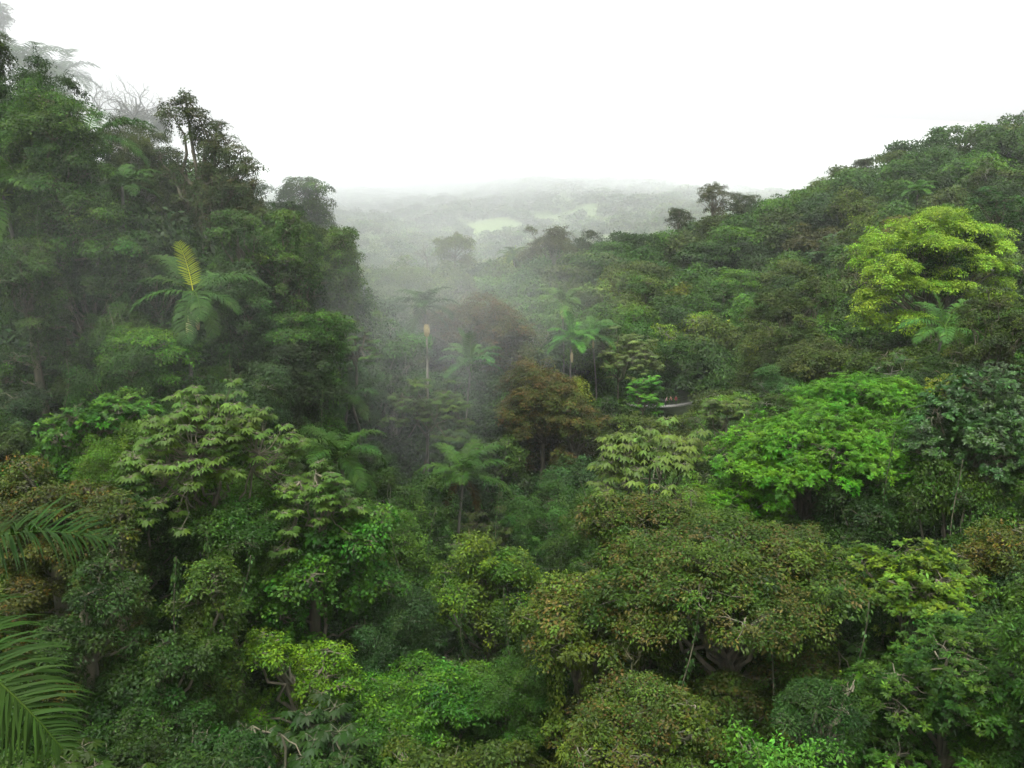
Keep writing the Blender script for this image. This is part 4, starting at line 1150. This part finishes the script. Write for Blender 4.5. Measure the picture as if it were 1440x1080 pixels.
# understorey between the crowns
UND = [raw([(0, 0, 0, 1.5, .8), (1, .6, -.4, 1.0, .8), (-.8, -.7, -.3, 1.1, .7)], 500 + s, .42, 6, .9) for s in range(3)]
UNDN = [raw([(0, 0, 0, 1.5, .8), (1, .6, -.4, 1.0, .8), (-.8, -.7, -.3, 1.1, .7)], 520 + s, .26, 8, .9, 'rosette' if s == 1 else 'dome') for s in range(3)]
items = []
ur = np.random.default_rng(9)
N_ = 5200
a = ur.uniform(-.78, .78, N_); rr = np.sqrt(ur.uniform(16 ** 2, 300 ** 2, N_)); 
near_n = 2600
a = np.concatenate([a, ur.uniform(-.8, .8, near_n)]); rr = np.concatenate([rr, np.sqrt(ur.uniform(14 ** 2, 95 ** 2, near_n))])
ux, uy = np.sin(a) * rr, np.cos(a) * rr
ug = ground(ux, uy); uc = canopy(ux, uy)
for k in range(len(ux)):
    t = ur.beta(1.1, 1.1)
    z = ug[k] + .4 + (uc[k] - ug[k] - 8.0) * t * (1 if ur.uniform() < .75 else .1)
    p_ = np.array([ux[k], uy[k], z]); px, py, dd = project(p_)
    if px < -60 or px > 1500 or py > 1160: continue
    rp = 1.6 * F / dd
    if ((hero_scr[:, 4] > dd) & (np.abs(hero_scr[:, 0] - px) < .40 * hero_scr[:, 2] + rp * .6) & (np.abs(hero_scr[:, 1] - py) < .40 * hero_scr[:, 3] + rp * .6)).any(): continue
    cn = ['deep', 'mid', 'blue', 'fresh'][int(ur.choice(4, p=[.72, .16, .10, .02]))]
    me = (UNDN if dd < 60 else UND)[int(ur.integers(3))]
    items.append((me, tuple(p_), ur.uniform(.6, 1.25) * (1 if dd < 60 else 1.3), ur.uniform(.6, 1.5), ur.uniform(0, 6.28), [v * q_ for q_, v in zip(DARKEN, jit(GREEN[cn], ur, .2))]))
merged('undergrowth', items, M_LEAF, "tangled undergrowth filling the gaps between the trunks")
print('undergrowth clumps', len(items))

# wooded far hill with pasture clearings
FT = [raw([(0, 0, 0, 4.5, .8), (2, 1.5, .6, 3, .8)], 600 + s, 2.0, 3, .8) for s in range(4)]
hr = np.random.default_rng(21)
N_ = 16000
hy = hr.uniform(330, 1750, N_) ; hx = hr.uniform(-.55, .75, N_) * hy
fields = [(-10, 1050, 60, 34), (75, 1110, 60, 22), (110, 990, 45, 18), (-120, 1180, 60, 20), (20, 900, 30, 10), (170, 1200, 70, 22), (-200, 1060, 40, 14)]
okh = np.ones(N_, bool)
for fx, fyy, aa, bb in fields: okh &= ((hx - fx) / aa) ** 2 + ((hy - fyy) / bb) ** 2 > 1 + .3 * np.sin(hx * .2) 
okh &= noise3(np.stack([hx, hy, hx * 0], 1), .012, 5) > -1.3
hx, hy = hx[okh], hy[okh]; hz = ground(hx, hy)
items = []
for k in range(len(hx)):
    px, py, dd = project(np.array([hx[k], hy[k], hz[k] + 8]))
    if px < 380 or px > 1180: continue
    cn = ['deep', 'mid', 'olive', 'grey'][int(hr.integers(4))]
    items.append((FT[int(hr.integers(4))], (hx[k], hy[k], hz[k] + 4), hr.uniform(.9, 1.7), hr.uniform(.8, 1.2), hr.uniform(0, 6.28), [v * q_ for q_, v in zip(DARKEN, jit(GREEN[cn], hr, .2))]))
merged('distant_forest', items, M_LEAF, "woodland on the far misty hill")
print('far hill clumps', len(items))

# ------------------------------------------------------------------ air
def volume_mat(name, dens, col=(.93, .96, .96)):
    m, t, n, l = new_mat(name)
    pv = n.new("ShaderNodeVolumePrincipled")
    pv.inputs['Density'].default_value = dens; pv.inputs['Color'].default_value = (*col, 1)
    pv.inputs['Anisotropy'].default_value = .0
    o = n.new("ShaderNodeOutputMaterial"); l.new(pv.outputs[0], o.inputs['Volume'])
    m.cycles.homogeneous_volume = True
    return m
zmin = float(gz.min()) - 1.5
V_, Q_ = [], []
box(V_, Q_, -2500, 2500, -2480, 2520, zmin, max(float(gz.max()), CAMZ + 60) + 30)
tag(link('haze', mesh_from('haze', V_, Q_, None, volume_mat('haze', .00011))), kind='stuff')

def blob(name, c, rad_, dens):
    """rounded bank of mist: nested ellipsoids, so that it thins outwards"""
    me = bpy.data.meshes.new(name)
    th_ = np.linspace(0, PI, 17); ph_ = np.linspace(0, 2 * PI, 33)[:-1]
    T_, P_ = np.meshgrid(th_, ph_, indexing='ij')
    V = np.stack([np.sin(T_) * np.cos(P_), np.sin(T_) * np.sin(P_), np.cos(T_)], -1).reshape(-1, 3)
    i, j = np.meshgrid(np.arange(16), np.arange(32), indexing='ij')
    Q = np.stack([i * 32 + j, (i + 1) * 32 + j, (i + 1) * 32 + (j + 1) % 32, i * 32 + (j + 1) % 32], -1).reshape(-1, 4)
    VV, QQ = [], []
    for s, k in enumerate((1.0, .86, .72, .58, .44, .3)):
        VV.append(V * np.array(rad_) * k); QQ.append(Q + s * len(V))
    for s in range(6):
        o = link(name, mesh_from(name, VV[s], Q, None, volume_mat(name, dens * .7)), None, tuple(c)); tag(o, kind='stuff')
blob('mist', at(80, 60, 108), (48, 34, 28), .0030)
blob('mist', at(220, 230, 100), (22, 20, 20), .0012)
blob('mist', at(600, 600, 84), (9, 13, 13), .0009)
blob('mist', at(590, 400, 130), (34, 44, 22), .0009)
blob('mist', at(545, 500, 86), (14, 16, 14), .0009)
blob('mist', at(120, 400, 50), (20, 15, 14), .0003)
blob('mist', at(700, 300, 1300), (1000, 650, 140), .00036)
blob('mist', at(560, 258, 1350), (700, 450, 66), .0014)
blob('mist', at(1050, 225, 1650), (700, 420, 62), .0016)
